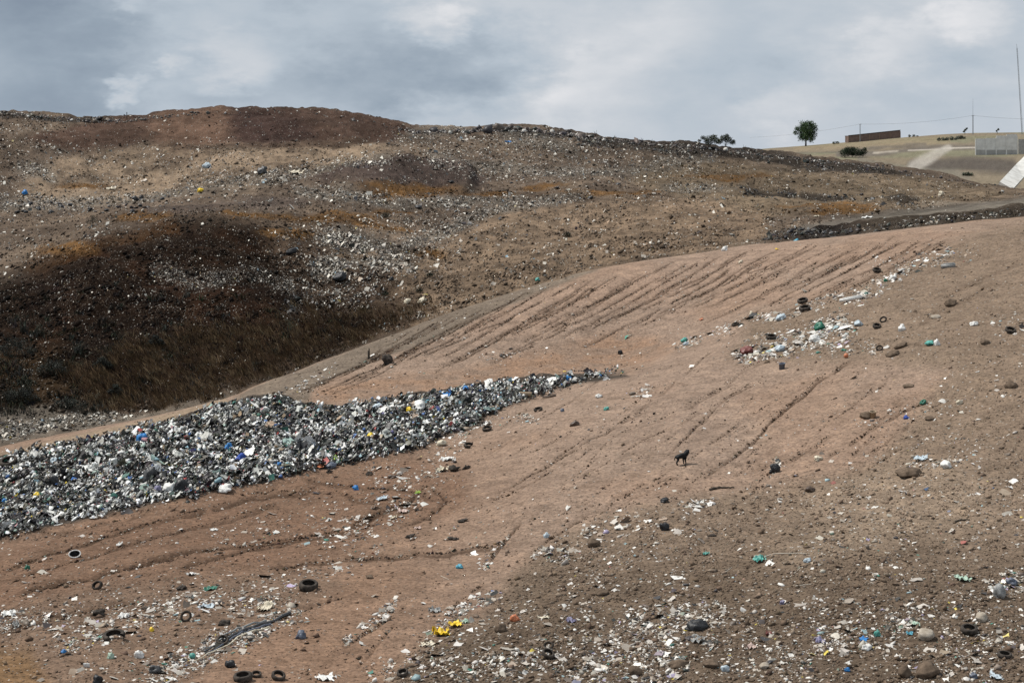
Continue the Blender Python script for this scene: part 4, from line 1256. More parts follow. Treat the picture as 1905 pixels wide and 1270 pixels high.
# name, shape, column, row, width, height, colour, category, label
ITEMS = [
    # in the bright heap
    ('plastic_bag', 'bag', 263, 815, 26, 16, 'blue', 'bag', 'large bright blue crumpled bag near the top edge of the rubbish heap'),
    ('plastic_bag', 'bag', 426, 831, 18, 14, 'blue', 'bag', 'small bright blue bag in the middle of the heap, between the two larger blue ones'),
    ('plastic_bag', 'bag', 449, 852, 22, 18, 'deepblue', 'bag', 'deep royal blue bag low in the middle of the rubbish heap'),
    ('plastic_bag', 'bag', 516, 864, 18, 9, 'blue', 'bag', 'flat blue bag on the lower edge of the heap beside a pale one'),
    ('plastic_bag', 'bag', 536, 866, 14, 8, 'cyan', 'bag', 'pale turquoise bag on the lower edge of the heap'),
    ('plastic_sheet', 'cloth', 830, 735, 36, 9, 'blue', 'sheet', 'long blue plastic sheet draped along the top edge of the heap'),
    ('plastic_bag', 'bag', 866, 725, 14, 12, 'blue', 'bag', 'blue bag standing up at the peak of the heap above the long blue sheet'),
    ('plastic_sheet', 'cloth', 797, 746, 20, 7, 'cyan', 'sheet', 'small light blue scrap just below the long blue sheet'),
    ('plastic_bag', 'bag', 1058, 703, 12, 9, 'blue', 'bag', 'small blue bag near the thin right end of the heap'),
    ('plastic_bag', 'bag', 701, 757, 22, 8, 'paleblue', 'bag', 'pale blue bag at the upper edge of the heap below the orange soil'),
    ('plastic_bag', 'bag', 68, 922, 14, 12, 'yellow', 'bag', 'yellow bag in the left part of the rubbish heap'),
    ('plastic_bag', 'bag', 688, 811, 13, 9, 'yellow', 'bag', 'round yellow bag in the right part of the heap among black ones'),
    ('plastic_bag', 'bag', 762, 762, 14, 10, 'yellow', 'bag', 'mustard yellow scrap beside a white bag near the top of the heap'),
    ('plastic_bag', 'bag', 780, 756, 24, 12, 'white', 'bag', 'big white bag near the top of the heap, right of the mustard scrap'),
    ('plastic_bag', 'bag', 100, 856, 14, 14, 'paleblue', 'bag', 'pale blue round bag high in the left part of the heap'),
    ('plastic_bag', 'bag', 7, 934, 14, 12, 'blue', 'bag', 'small blue bag at the far left edge of the heap'),
    ('plastic_sheet', 'cloth', 619, 853, 20, 12, 'lime', 'sheet', 'lime yellow sheet on the lower rim of the heap'),
    ('plastic_sheet', 'cloth', 632, 858, 14, 6, 'green', 'sheet', 'green scrap beside the lime sheet on the lower rim of the heap'),
    ('plastic_sheet', 'cloth', 592, 867, 26, 5, 'orange', 'sheet', 'thin orange strip lying along the lower rim of the heap'),
    ('plastic_bag', 'bag', 227, 843, 20, 12, 'white', 'bag', 'bright white bag below the large blue bag in the heap'),
    ('plastic_bag', 'bag', 314, 909, 24, 20, 'white', 'bag', 'large bright white bag at the lower edge of the heap beside a black sack'),
    ('rubbish_sack', 'bag', 337, 903, 26, 26, 'black', 'sack', 'large black sack at the lower edge of the heap beside the large white bag'),
    ('rubbish_sack', 'bag', 279, 884, 28, 22, 'darkgrey', 'sack', 'big charcoal tarpaulin lump low in the heap, left of the white bag'),
    ('rubbish_sack', 'bag', 99, 895, 24, 22, 'black', 'sack', 'black sack in the left part of the heap above the yellow bag'),
    ('rubbish_sack', 'bag', 293, 912, 20, 16, 'violet', 'sack', 'dark violet sack at the lower edge of the heap'),
    ('plastic_bag', 'bag', 418, 909, 28, 10, 'white', 'bag', 'flat white bag on the lower rim of the heap under the royal blue bag'),
    ('plastic_bag', 'bag', 469, 774, 16, 7, 'cream', 'bag', 'cream bag on the upper left spur of the heap'),
    ('plastic_bag', 'bag', 660, 783, 26, 10, 'cream', 'bag', 'cream coloured bag across the middle of the heap'),
    ('plastic_bag', 'bag', 467, 774, 16, 8, 'white', 'bag', 'white bag where the heap meets the grey bank'),
    ('carpet_roll', 'roll', 972, 733, 34, 9, 'tan', 'roll', 'tan rolled mat lying on the lower edge of the heap near its thin end'),
    # on the lower slope in front of the heap
    ('plastic_sheet', 'cloth', 833, 853, 34, 12, 'white', 'sheet', 'white torn sheet on bare brown soil in front of the heap'),
    ('plastic_sheet', 'cloth', 823, 873, 26, 14, 'cream', 'sheet', 'cream plastic sheet beside black scraps on bare soil'),
    ('rubber_scrap', 'lump', 845, 871, 24, 13, 'black', 'rubber', 'black rubber scrap next to the cream plastic sheet'),
    ('rubber_scrap', 'lump', 868, 869, 17, 8, 'darkgrey', 'rubber', 'second dark rubber scrap, right of the cream sheet and its black neighbour'),
    ('plastic_sheet', 'cloth', 905, 789, 22, 9, 'white', 'sheet', 'white scrap lying above a dark tyre beside the heap'),
    ('plastic_bag', 'bag', 821, 824, 22, 10, 'cream', 'bag', 'dirty cream bag at the lower right rim of the heap'),
    ('plastic_bag', 'bag', 616, 866, 22, 9, 'slate', 'bag', 'slate blue bag on bare soil just below the heap'),
    ('rubber_scrap', 'lump', 613, 876, 14, 9, 'black', 'rubber', 'small black lump on bare soil below the slate blue bag'),
    ('rubber_scrap', 'lump', 687, 880, 15, 8, 'black', 'rubber', 'small black lump on rutted orange soil below the heap'),
    ('rubber_scrap', 'lump', 730, 887, 20, 6, 'brown', 'rubber', 'flat dark brown piece on the rutted soil'),
    ('plastic_bag', 'bag', 662, 907, 13, 9, 'blue', 'bag', 'small blue bag lying alone on the orange rutted soil'),
    ('plastic_sheet', 'cloth', 712, 927, 26, 9, 'paleblue', 'sheet', 'pale blue scraps beside the wheel ruts'),
    ('plastic_sheet', 'cloth', 749, 949, 24, 12, 'pink', 'sheet', 'dusty pink sheet beside the wheel ruts'),
    ('plastic_sheet', 'cloth', 733, 963, 14, 9, 'cream', 'sheet', 'cream scrap just below the dusty pink sheet'),
    ('plastic_sheet', 'cloth', 778, 916, 14, 7, 'lime', 'sheet', 'yellow green scrap at the top of the wheel ruts'),
    ('plastic_sheet', 'cloth', 777, 982, 16, 8, 'pink', 'sheet', 'pale pink scrap on soil above a black shoe'),
    ('shoe', 'lump', 763, 997, 20, 8, 'black', 'shoe', 'black shoe shaped scrap lying on orange soil'),
    ('rubber_strip', 'lump', 842, 1001, 24, 5, 'black', 'rubber', 'thin black rubber strip on orange soil right of the black shoe'),
    ('rubber_strip', 'lump', 862, 968, 22, 4, 'darkgrey', 'rubber', 'thin dark strip on smooth orange soil above the other strip'),
    ('plastic_bag', 'bag', 1017, 995, 14, 10, 'paleblue', 'bag', 'round pale bag at the edge of the grey gravelly ground'),
    ('plastic_bag', 'bag', 1114, 736, 14, 7, 'white', 'bag', 'white bag alone on brown soil right of the heap'),
    ('plastic_bag', 'bag', 1128, 760, 11, 6, 'teal', 'bag', 'small mint green bag alone on brown soil right of the heap'),
    ('plastic_bag', 'bag', 1046, 763, 8, 6, 'slate', 'bag', 'tiny slate grey bag on brown soil right of the heap'),
    ('dark_bundle', 'bag', 1069, 787, 20, 10, 'brown', 'bundle', 'dark brown bundle on brown soil at the start of a rill'),
    ('wood_board', 'box', 1022, 738, 26, 3, 'brown', 'board', 'thin brown board lying beside the end of the heap'),
    # upper brown face
    ('dark_heap', 'lump', 720, 670, 22, 18, 'black', 'heap', 'charred black heap on the crest of the brown slope'),
    ('plastic_bag', 'bag', 1348, 463, 12, 9, 'white', 'bag', 'white bag with a blue side on the crest beside the haul road'),
    ('plastic_bag', 'bag', 1378, 488, 9, 5, 'cream', 'bag', 'small cream bag on the smooth upper brown face'),
    ('plastic_sheet', 'cloth', 1445, 463, 8, 5, 'yellow', 'sheet', 'tiny yellow scrap near the crest of the upper brown face'),
    ('plastic_bag', 'bag', 1273, 633, 14, 7, 'teal', 'bag', 'mint green bag at the left tip of the litter patch'),
    ('plastic_bag', 'bag', 1276, 640, 12, 6, 'paleblue', 'bag', 'pale bag just under the mint green bag'),
    ('plastic_sheet', 'cloth', 1304, 594, 10, 5, 'orange', 'sheet', 'small orange scrap in a rill of the upper brown face'),
    ('plastic_bag', 'bag', 1398, 583, 8, 7, 'cream', 'bag', 'small round cream bag above the litter patch'),
    ('dark_bundle', 'bag', 1154, 655, 10, 8, 'black', 'bundle', 'small black bundle above the thin end of the heap'),
    # litter patch and right slope
    ('plastic_bag', 'bag', 1389, 652, 26, 11, 'red', 'bag', 'dark red bag at the left end of the lower litter patch'),
    ('plastic_bag', 'bag', 1453, 591, 20, 10, 'paleblue', 'bag', 'pale turquoise bag in the middle of the upper litter patch'),
    ('plastic_bag', 'bag', 1525, 607, 22, 15, 'green', 'bag', 'dark green bag at the right end of the litter patch'),
    ('plastic_bag', 'bag', 1516, 629, 24, 14, 'white', 'bag', 'white bag below the dark green one in the litter patch'),
    ('plastic_bag', 'bag', 1451, 648, 20, 12, 'paleblue', 'bag', 'pale blue bag at the bottom of the lower litter patch'),
    ('plastic_bag', 'bag', 1597, 601, 18, 10, 'paleblue', 'bag', 'pale blue grey bag right of the litter patch'),
    ('plastic_bag', 'bag', 1678, 610, 15, 12, 'white', 'bag', 'round white bag standing alone on the right slope'),
    ('plastic_bag', 'bag', 1661, 517, 16, 10, 'white', 'bag', 'white bag beside a small green one above the litter patch'),
    ('plastic_bag', 'bag', 1648, 521, 9, 7, 'green', 'bag', 'small green bag touching a white bag above the litter patch'),
    ('foam_plank', 'box', 1583, 558, 44, 7, 'white', 'plank', 'long white foam plank lying in the upper litter strip'),
    ('plastic_sheet', 'cloth', 1570, 651, 15, 6, 'green', 'sheet', 'flat green scrap just above the orange ball'),
    ('ball', 'ball', 1574, 662, 9, 9, 'orange', 'ball', 'small bright orange ball below the litter patch'),
    ('plastic_bin', 'bin', 1455, 682, 13, 13, 'slate', 'bin', 'small blue grey bin standing on smooth brown soil'),
    ('plastic_bag', 'bag', 1730, 638, 20, 7, 'teal', 'bag', 'green and white bag lying right of the mud mounds'),
    ('plastic_bag', 'bag', 1743, 637, 13, 12, 'white', 'bag', 'white bag propped against the green bag right of the mud mounds'),
    ('plastic_bag', 'bag', 1812, 602, 18, 8, 'white', 'bag', 'flat white bag high on the far right slope'),
    ('carton', 'box', 1764, 494, 28, 10, 'grey', 'box', 'grey crushed carton high on the right slope'),
    ('plastic_bag', 'bag', 1717, 748, 14, 8, 'green', 'bag', 'emerald green scrap on the gravel slope'),
    ('plastic_bag', 'bag', 1686, 776, 12, 6, 'deepblue', 'bag', 'blue scrap below the emerald one on the gravel slope'),
    ('plastic_bag', 'bag', 1785, 748, 14, 8, 'cream', 'bag', 'cream bag on the gravel slope right of the emerald scrap'),
    ('bucket', 'bin', 1624, 772, 14, 14, 'tan', 'bucket', 'tan bucket beside a mud mound on the edge of the gravel'),
    ('plastic_bag', 'bag', 1522, 852, 16, 7, 'cream', 'bag', 'flat cream bag at the foot of a rill'),
    ('dark_bundle', 'bag', 1441, 872, 22, 16, 'black', 'bundle', 'black bundle with white scraps on smooth soil right of the dog'),
    ('dark_bundle', 'bag', 1507, 910, 20, 9, 'brown', 'bundle', 'dark brown bundle where gravel begins, right of the charred branch'),
    ('plastic_bag', 'bag', 1759, 864, 22, 11, 'white', 'bag', 'white bag with dark underside on the gravel slope'),
    ('plastic_sheet', 'cloth', 1712, 853, 28, 10, 'paleblue', 'sheet', 'pale blue rags on the gravel above the long boulder'),
    ('dark_bundle', 'bag', 1236, 930, 17, 8, 'black', 'bundle', 'black bundle on the boundary of smooth soil and gravel'),
    ('dark_bundle', 'bag', 1236, 980, 20, 14, 'black', 'bundle', 'larger black bundle sitting on gravel left of centre'),
    ('plastic_sheet', 'cloth', 1413, 1039, 28, 13, 'teal', 'sheet', 'turquoise sheet at the end of a long pale stick'),
    ('plastic_sheet', 'cloth', 1313, 1030, 14, 9, 'teal', 'sheet', 'small turquoise scrap left of the turquoise sheet'),
    ('plastic_bag', 'bag', 1502, 1042, 16, 7, 'paleblue', 'bag', 'pale bag right of the end of the long pale stick'),
    ('plastic_bag', 'bag', 1455, 1120, 10, 7, 'violet', 'bag', 'violet scrap in the middle of the lower gravel'),
    # bottom band of litter
    ('plastic_sheet', 'cloth', 1790, 1075, 34, 14, 'palegreen', 'sheet', 'pale green crumpled sheet on the lower right gravel'),
    ('plastic_bag', 'bag', 1860, 1100, 26, 26, 'grey', 'bag', 'grey and white bundle near the lower right edge'),
    ('plastic_bag', 'bag', 1882, 1082, 22, 14, 'slate', 'bag', 'slate blue bundle above the grey one near the right edge'),
    ('plastic_sheet', 'cloth', 1703, 1160, 24, 10, 'palegreen', 'sheet', 'pale green sheet left of the tyre at lower right'),
    ('plastic_sheet', 'cloth', 1692, 1177, 18, 8, 'cyan', 'sheet', 'light blue sheet below the pale green sheet at lower right'),
    ('plastic_bag', 'bag', 1632, 1177, 14, 12, 'teal', 'bag', 'dark turquoise bag beside a blue strip at lower right'),
    ('plastic_sheet', 'cloth', 1606, 1189, 22, 5, 'blue', 'sheet', 'blue strip beside the turquoise bag at lower right'),
    ('plastic_bag', 'bag', 1613, 1203, 22, 10, 'white', 'bag', 'white bag just below the blue strip'),
    ('plastic_sheet', 'cloth', 1525, 1190, 26, 12, 'violet', 'sheet', 'lilac grey sheet on the lower gravel'),
    ('plastic_sheet', 'cloth', 1396, 1202, 26, 12, 'pink', 'sheet', 'pinkish cream sheet on the lower gravel'),
    ('plastic_sheet', 'cloth', 1430, 1178, 16, 12, 'red', 'sheet', 'faded red scrap above the pinkish cream sheet'),
    ('plastic_sheet', 'cloth', 1300, 1190, 34, 16, 'grey', 'sheet', 'grey white sheet in the dark litter clump at bottom centre'),
    ('rubbish_sack', 'bag', 1296, 1162, 46, 16, 'black', 'sack', 'black sack in the litter clump at bottom centre'),
    ('plastic_bag', 'bag', 1349, 1243, 18, 12, 'paleblue', 'bag', 'pale blue bag on the bottom edge between rounded boulders'),
    ('plastic_bag', 'bag', 1576, 1245, 12, 8, 'blue', 'bag', 'small bright blue scrap at the bottom edge left of the boulders'),
    ('plastic_bag', 'bag', 1811, 1256, 16, 12, 'slate', 'bag', 'slate block at the bottom right corner'),
    ('plastic_sheet', 'cloth', 1852, 1258, 30, 10, 'paleblue', 'sheet', 'pale lilac sheet at the bottom right corner'),
    ('plastic_sheet', 'cloth', 1062, 1153, 24, 16, 'violet', 'sheet', 'blue violet scrap on gravel right of the terracotta disc'),
    ('plastic_bag', 'bag', 958, 1150, 20, 14, 'orange', 'pot', 'terracotta coloured round lump on the gravel edge'),
    ('plastic_sheet', 'cloth', 1012, 1147, 26, 8, 'cream', 'sheet', 'cream strip on gravel beside the terracotta lump'),
    ('yellow_cloth', 'cloth', 821, 1173, 46, 24, 'yellow', 'cloth', 'bright yellow crumpled cloth near the bottom of the slope'),
    ('yellow_cloth', 'cloth', 847, 1161, 34, 12, 'yellow', 'cloth', 'narrow yellow cloth end trailing up from the bright yellow cloth'),
    ('plastic_sheet', 'cloth', 866, 1155, 20, 10, 'palegreen', 'sheet', 'pale green scrap at the tip of the yellow cloth'),
    ('plastic_sheet', 'cloth', 795, 1197, 34, 9, 'cream', 'sheet', 'cream strip below the yellow cloth'),
    ('plastic_sheet', 'cloth', 808, 1134, 26, 15, 'grey', 'sheet', 'grey white sheet above the yellow cloth'),
    ('plastic_bag', 'bag', 855, 1053, 15, 7, 'cyan', 'bag', 'blue green scrap on the slope above the yellow cloth'),
    ('plastic_sheet', 'cloth', 605, 1258, 44, 18, 'white', 'sheet', 'bright white sheet at the bottom edge beside black scraps'),
    ('plastic_sheet', 'cloth', 14, 1140, 36, 14, 'white', 'sheet', 'white garment lying at the left edge'),
    ('plastic_sheet', 'cloth', 30, 1160, 18, 22, 'grey', 'sheet', 'grey sleeve hanging down from the white garment at the left edge'),
    ('broken_tub', 'tub', 140, 1029, 22, 14, 'white', 'tub', 'dark tub with a white rim lying tipped on the rutted soil'),
    ('plastic_sheet', 'cloth', 222, 1013, 14, 10, 'white', 'sheet', 'white scrap on rutted soil right of the tipped tub'),
    ('plastic_sheet', 'cloth', 356, 1067, 20, 9, 'white', 'sheet', 'white rag on the lower left soil beside the dark strip'),
    ('plastic_sheet', 'cloth', 398, 984, 20, 7, 'white', 'sheet', 'white oblong scrap high on the rutted soil'),
    ('plastic_bag', 'bag', 51, 1055, 12, 9, 'green', 'bag', 'small dark green bag in the ruts at far left'),
    ('plastic_sheet', 'cloth', 392, 1093, 30, 9, 'green', 'sheet', 'long dark green strip on the lower left soil'),
    ('rubber_scrap', 'lump', 338, 1093, 22, 9, 'black', 'rubber', 'black strip left of the long dark green strip'),
    ('plastic_sheet', 'cloth', 385, 1126, 36, 12, 'paleblue', 'sheet', 'pale blue and white rags right of the leaning tyre'),
    ('plastic_sheet', 'cloth', 492, 1128, 36, 22, 'cream', 'sheet', 'cream torn sheets on the lower left slope'),
    ('plastic_sheet', 'cloth', 232, 1144, 28, 14, 'white', 'sheet', 'dirty white torn sheet left of the leaning tyre'),
    ('rubber_scrap', 'lump', 184, 1139, 26, 13, 'black', 'rubber', 'flat black rubber mat on the lower left soil'),
    ('rubber_scrap', 'lump', 417, 1158, 24, 12, 'darkgrey', 'rubber', 'dark shoe like lump right of the leaning tyre'),
    ('plastic_bag', 'bag', 118, 1211, 12, 7, 'blue', 'bag', 'small light blue scrap alone on the soil at lower left'),
    ('ball', 'ball', 358, 1220, 12, 11, 'teal', 'ball', 'turquoise ball in the pale rubbish at lower left'),
    ('plastic_bag', 'bag', 259, 1217, 20, 13, 'white', 'bag', 'white bag left of the turquoise ball'),
    ('plastic_bag', 'bag', 206, 1219, 16, 12, 'palegreen', 'bag', 'pale green bag left of the white bag at lower left'),
    ('bottle', 'roll', 161, 1237, 12, 9, 'white', 'bottle', 'short white canister at lower left'),
    ('dark_bundle', 'bag', 428, 1234, 22, 13, 'black', 'bundle', 'shiny black bundle above the pair of tyres at the bottom'),
    ('dark_bundle', 'bag', 288, 1244, 24, 14, 'darkgrey', 'bundle', 'charcoal bundle above the bottom edge at lower left'),
    ('dark_bundle', 'bag', 182, 1264, 20, 16, 'black', 'bundle', 'black bundle on the bottom edge at lower left'),
    ('plastic_bag', 'bag', 560, 1180, 20, 16, 'slate', 'bag', 'slate bag on smooth soil right of the long dark tarpaulin'),
    ('plastic_bag', 'bag', 282, 1170, 9, 8, 'yellow', 'bag', 'tiny yellow scrap below the leaning tyre'),
    # on the dump hill
    ('dark_box', 'box', 542, 470, 20, 10, 'black', 'box', 'black box shaped object standing on the dark mound'),
    ('plastic_bag', 'bag', 46, 358, 12, 8, 'blue', 'bag', 'blue bag on the far left of the dump hill'),
    ('plastic_bag', 'bag', 373, 354, 12, 7, 'yellow', 'bag', 'yellow bag in the pale rubbish strip across the dump hill'),
    ('plastic_bag', 'bag', 385, 308, 18, 10, 'paleblue', 'bag', 'pale blue bag on the tan flank of the dump hill'),
    ('plastic_bag', 'bag', 785, 560, 18, 9, 'cream', 'bag', 'cream boulder like bag above the end of the dry grass, right of its twin'),
    ('plastic_bag', 'bag', 758, 561, 14, 8, 'cream', 'bag', 'smaller cream bag above the end of the dry grass'),
    ('dark_bundle', 'bag', 632, 517, 26, 13, 'black', 'bundle', 'dark bundle among the pale rubbish on the dump hill'),
    ('dark_bundle', 'bag', 728, 519, 10, 7, 'black', 'bundle', 'small black bundle on the tan mound'),
    ('dark_bundle', 'bag', 250, 369, 16, 8, 'black', 'bundle', 'black bundle at the foot of the tan flank of the dump hill'),
    ('rusted_sheet', 'cloth', 206, 351, 22, 6, 'cream', 'sheet', 'cream sheet at the foot of the tan flank'),
    ('boulder_bag', 'bag', 488, 318, 18, 14, 'darkgrey', 'bundle', 'dark grey bundle on the tan flank of the dump hill'),
    ('plastic_sheet', 'cloth', 550, 322, 30, 8, 'cream', 'sheet', 'cream sheet at the upper rim of the pale rubbish strip'),
    ('plastic_sheet', 'cloth', 945, 264, 14, 6, 'blue', 'sheet', 'light blue sheet near the ragged skyline'),
    ('plastic_bag', 'bag', 1751, 360, 12, 8, 'cream', 'bag', 'pale round bag on the right shoulder of the dump hill'),
    ('plastic_sheet', 'cloth', 1519, 402, 14, 5, 'cream', 'sheet', 'pale sheet on the grass behind the haul road'),
    ('plastic_sheet', 'cloth', 1612, 405, 26, 5, 'white', 'sheet', 'white sheets beside the haul road'),
    ('plastic_bag', 'bag', 1480, 443, 14, 8, 'cyan', 'bag', 'turquoise bag in the black rubbish at the end of the haul road'),
    ('plastic_bag', 'bag', 1000, 520, 9, 6, 'teal', 'bag', 'green scrap just behind the crest of the brown slope'),
]
TY = tyre_mesh()
M_CACHE = {}


def build_item(i, it):
    name, shape, px, py, w, h, colr, cat, label = it
    r = random.Random(i * 31 + 5)
    mat = plastic(colr)
    if shape == 'bag':
        V, Fc = crumple(i + 1, 3); o = place_mesh(name, V, Fc, mat, px, py, w, h * 1.15, r.uniform(.7, 1.1), r.uniform(0, 6), smooth=False)
    elif shape == 'cloth':
        V, Fc = cloth_mesh(i + 1); o = place_mesh(name, V, Fc, mat, px, py, w, h * .62, r.uniform(1.1, 1.6), 0, smooth=False, sink=.1)
    elif shape == 'lump':
        V, Fc = crumple(i + 40, 3, .5, .3); o = place_mesh(name, V, Fc, M_RUBBER if colr in ('black', 'darkgrey') else mat, px, py, w, h, .8, r.uniform(0, 6), smooth=False)
    elif shape == 'ball':
        V, Fc = ico(3); V = V * (1 + .02 * np.sin(V[:, :1] * 9)); o = place_mesh(name, V, Fc, mat, px, py, w, h, 1.0, 0, sink=.1)
    elif shape == 'box':
        b = MB().box((0, 0, 0), (2, .8, .5)).box((.1, .05, .3), (1.6, .6, .12), .06)
        V = np.array([v[:] for v in b.V]); V += np.array([[mnoise.noise(Vector(v) * 1.5) * .08 for _ in range(3)] for v in V])
        o = place_mesh(name, V, np.array(b.F), mat, px, py, w, h, .8 if w < 30 else .35, r.uniform(-.15, .15), smooth=False)
    elif shape == 'roll':
        V, Fc = tube([(-1, 0, 0), (-.4, .02, .02), (.3, -.02, .04), (1, 0, 0)], [.2, .22, .21, .2], 12)
        Fq = np.array([f for f in Fc if len(f) == 4]); o = place_mesh(name, V, Fq, mat, px, py, w, h, .9, .1, smooth=True)
    elif shape in ('bin', 'tub'):
        prof = [(0, 0), (.8, 0), (.95, 1.6), (1.06, 1.62), (1.06, 1.72), (.88, 1.72), (.86, 1.55), (.72, .1), (0, .1)]
        V, Fc = [], []
        sg = 20
        for s_ in range(sg):
            a = 2 * math.pi * s_ / sg
            for rad, z in prof:
                V.append((math.cos(a) * rad, math.sin(a) * rad, z))
        for s_ in range(sg):
            for j in range(len(prof) - 1):
                q, q2 = s_ * len(prof), ((s_ + 1) % sg) * len(prof)
                Fc.append((q + j, q2 + j, q2 + j + 1, q + j + 1))
        o = place_mesh(name, V, np.array(Fc), mat if shape == 'bin' else plastic('darkgrey'), px, py, w, h, 1.0, 0, (1.1, .5) if shape == 'tub' else (.05, .06), smooth=False)
        if shape == 'tub':
            lo = len(prof)
            vv = np.array([o.data.vertices[s_ * lo + 4].co[:] for s_ in range(sg)])
            Vt, Ft = tube([tuple(p) for p in vv] + [tuple(vv[0])], [.03] * (sg + 1), 6, False)
            b = MB().add(Vt, Ft); b.build('rim', plastic('white'), o)
    return tag(o, label, cat)


for i_, it_ in enumerate(ITEMS):
    build_item(i_, it_)

# tyres: column, row, width, height, lean, label
TYRES = [
    (181, 1089, 22, 17, 1.0, 'tyre propped upright in loose soil at the left, below the ruts'),
    (346, 1147, 22, 22, 1.15, 'tyre leaning upright among rags at lower left'),
    (574, 1089, 36, 20, .25, 'large tyre lying flat in the soil with scraps beside it'),
    (212, 1183, 42, 20, .3, 'torn half buried tyre on the lower left soil'),
    (414, 1191, 24, 16, .7, 'tyre tangled in the top end of the long dark tarpaulin'),
    (452, 1259, 36, 18, .2, 'left tyre of the touching pair at the bottom edge'),
    (477, 1254, 20, 12, .35, 'small right tyre of the touching pair at the bottom edge'),
    (518, 1257, 27, 18, .45, 'tyre with a pale scrap inside, right of the touching pair'),
    (749, 1252, 22, 15, .3, 'tyre at the bottom edge with a dark lump on it'),
    (1020, 1217, 24, 17, .4, 'lower tyre of the two stacked at bottom centre'),
    (1021, 1200, 20, 14, 1.1, 'upper tyre standing on another at bottom centre'),
    (1803, 1171, 32, 15, .2, 'tyre lying on the lower right gravel beside pale bags'),
    (1869, 1218, 28, 13, .2, 'tyre lying near the lower right corner'),
    (1435, 627, 20, 11, .3, 'tyre lying in the middle of the litter patch'),
    (1631, 607, 16, 11, .4, 'tyre on the slope right of the litter patch'),
    (1643, 595, 14, 12, 1.0, 'tyre standing just above another, right of the litter patch'),
    (1880, 615, 20, 11, .3, 'tyre at the far right edge of the upper slope'),
    (1493, 560, 20, 10, .3, 'tyre at the top left of the upper litter strip'),
    (1497, 574, 22, 9, .2, 'tyre half buried below its neighbour in the upper litter strip'),
    (1631, 503, 16, 9, .3, 'tyre alone on the boundary of smooth soil and gravel high up'),
    (1636, 648, 14, 11, .9, 'tyre right of the orange ball, beside white scraps'),
    (15, 861, 34, 18, .3, 'grey dusty tyre at the left end of the heap'),
    (1001, 762, 17, 8, .3, 'tyre lying on bare soil below the thin end of the heap'),
    (906, 798, 18, 9, .3, 'tyre under the white scrap beside the heap'),
    (872, 828, 19, 9, .3, 'tyre on bare soil above the white torn sheet'),
    (1368, 604, 14, 7, .2, 'small tyre at the left of the upper litter strip'),
]
for i_, (px, py, w, h, lean, lab) in enumerate(TYRES):
    V, Fc = TY
    if 'torn' in lab:
        Fc = Fc[: int(len(Fc) * .72)]
    V = V / .32
    o = place_mesh('tyre', V, Fc, M_RUBBER, px, py, w, h, 1.0 if lean < .8 else .6, (i_ * 1.7) % 1.2 - .6, (lean, 0), sink=.2, slope_k=.5)
    tag(o, lab, 'tyre')

# rocks with a look of their own
ROCKS = [
    ('boulder', 1725, 1244, 48, 32, 'rock', 'largest brown boulder at the bottom edge on the right'),
    ('boulder', 1683, 1246, 26, 26, 'rock', 'smaller brown boulder just left of the largest one'),
    ('boulder', 1691, 877, 50, 17, 'rock', 'long brown boulder lying on the gravel slope'),
    ('boulder', 1881, 715, 26, 15, 'rock', 'brown boulder near the right edge halfway up the slope'),
    ('mud_mound', 1660, 657, 28, 11, 'rock', 'lower dark mud mound right of the litter patch'),
    ('mud_mound', 1676, 643, 26, 9, 'rock', 'upper dark mud mound right of the litter patch'),
    ('mud_mound', 1832, 635, 18, 9, 'rock', 'small brown mound on the far right slope'),
    ('mud_mound', 1768, 562, 24, 14, 'rock', 'round brown mound on the upper right slope'),
    ('mud_mound', 1610, 772, 22, 12, 'rock', 'brown mound left of the tan bucket'),
    ('mud_mound', 1690, 717, 22, 6, 'rock', 'flat dark mound between the smooth soil and gravel'),
    ('mud_mound', 1729, 777, 20, 7, 'rock', 'flat brown mound right of the blue scrap on the gravel'),
    ('boulder', 1105, 1008, 26, 17, 'rock', 'rounded brown boulder where gravel begins near the round pale bag'),
    ('boulder', 931, 1167, 24, 18, 'rock', 'dark boulder on gravel below the terracotta lump'),
    ('boulder', 1262, 1233, 40, 16, 'rock', 'broad flat boulder in the litter at the bottom edge'),
    ('boulder', 1322, 1233, 34, 14, 'rock', 'rounded boulder right of the broad flat one at the bottom'),
    ('boulder', 1181, 1246, 28, 20, 'rock', 'tan boulder at bottom centre among black sacks'),
    ('boulder', 1722, 1178, 34, 20, 'pale_rock', 'pale yellowish boulder on the lower right gravel'),
    ('boulder', 1826, 1147, 26, 18, 'pale_rock', 'pale boulder above the tyre at lower right'),
    ('boulder', 1422, 1237, 20, 12, 'pale_rock', 'small yellowish stone at the bottom edge'),
    ('boulder', 1427, 672, 10, 6, 'rock', 'small stone left of the blue grey bin'),
    ('boulder', 1740, 588, 20, 8, 'pale_rock', 'flat pale stone on the right slope'),
    ('mud_mound', 687, 1072, 14, 7, 'rock', 'small brown mound on the smooth lower slope'),
    ('mud_mound', 1120, 1100, 26, 12, 'rock', 'dark earth mound in the middle of the gravel'),
]
for i_, (nm, px, py, w, h, mt_, lab) in enumerate(ROCKS):
    V, Fc = rock_mesh(i_ + 3)
    o = place_mesh(nm, V, Fc, M_ROCK if mt_ == 'rock' else M_PALEROCK, px, py, w, h * 1.1, .9, i_ * 1.1, smooth=(nm == 'mud_mound'), sink=.45)
    tag(o, lab, 'rock' if nm == 'boulder' else 'mound')


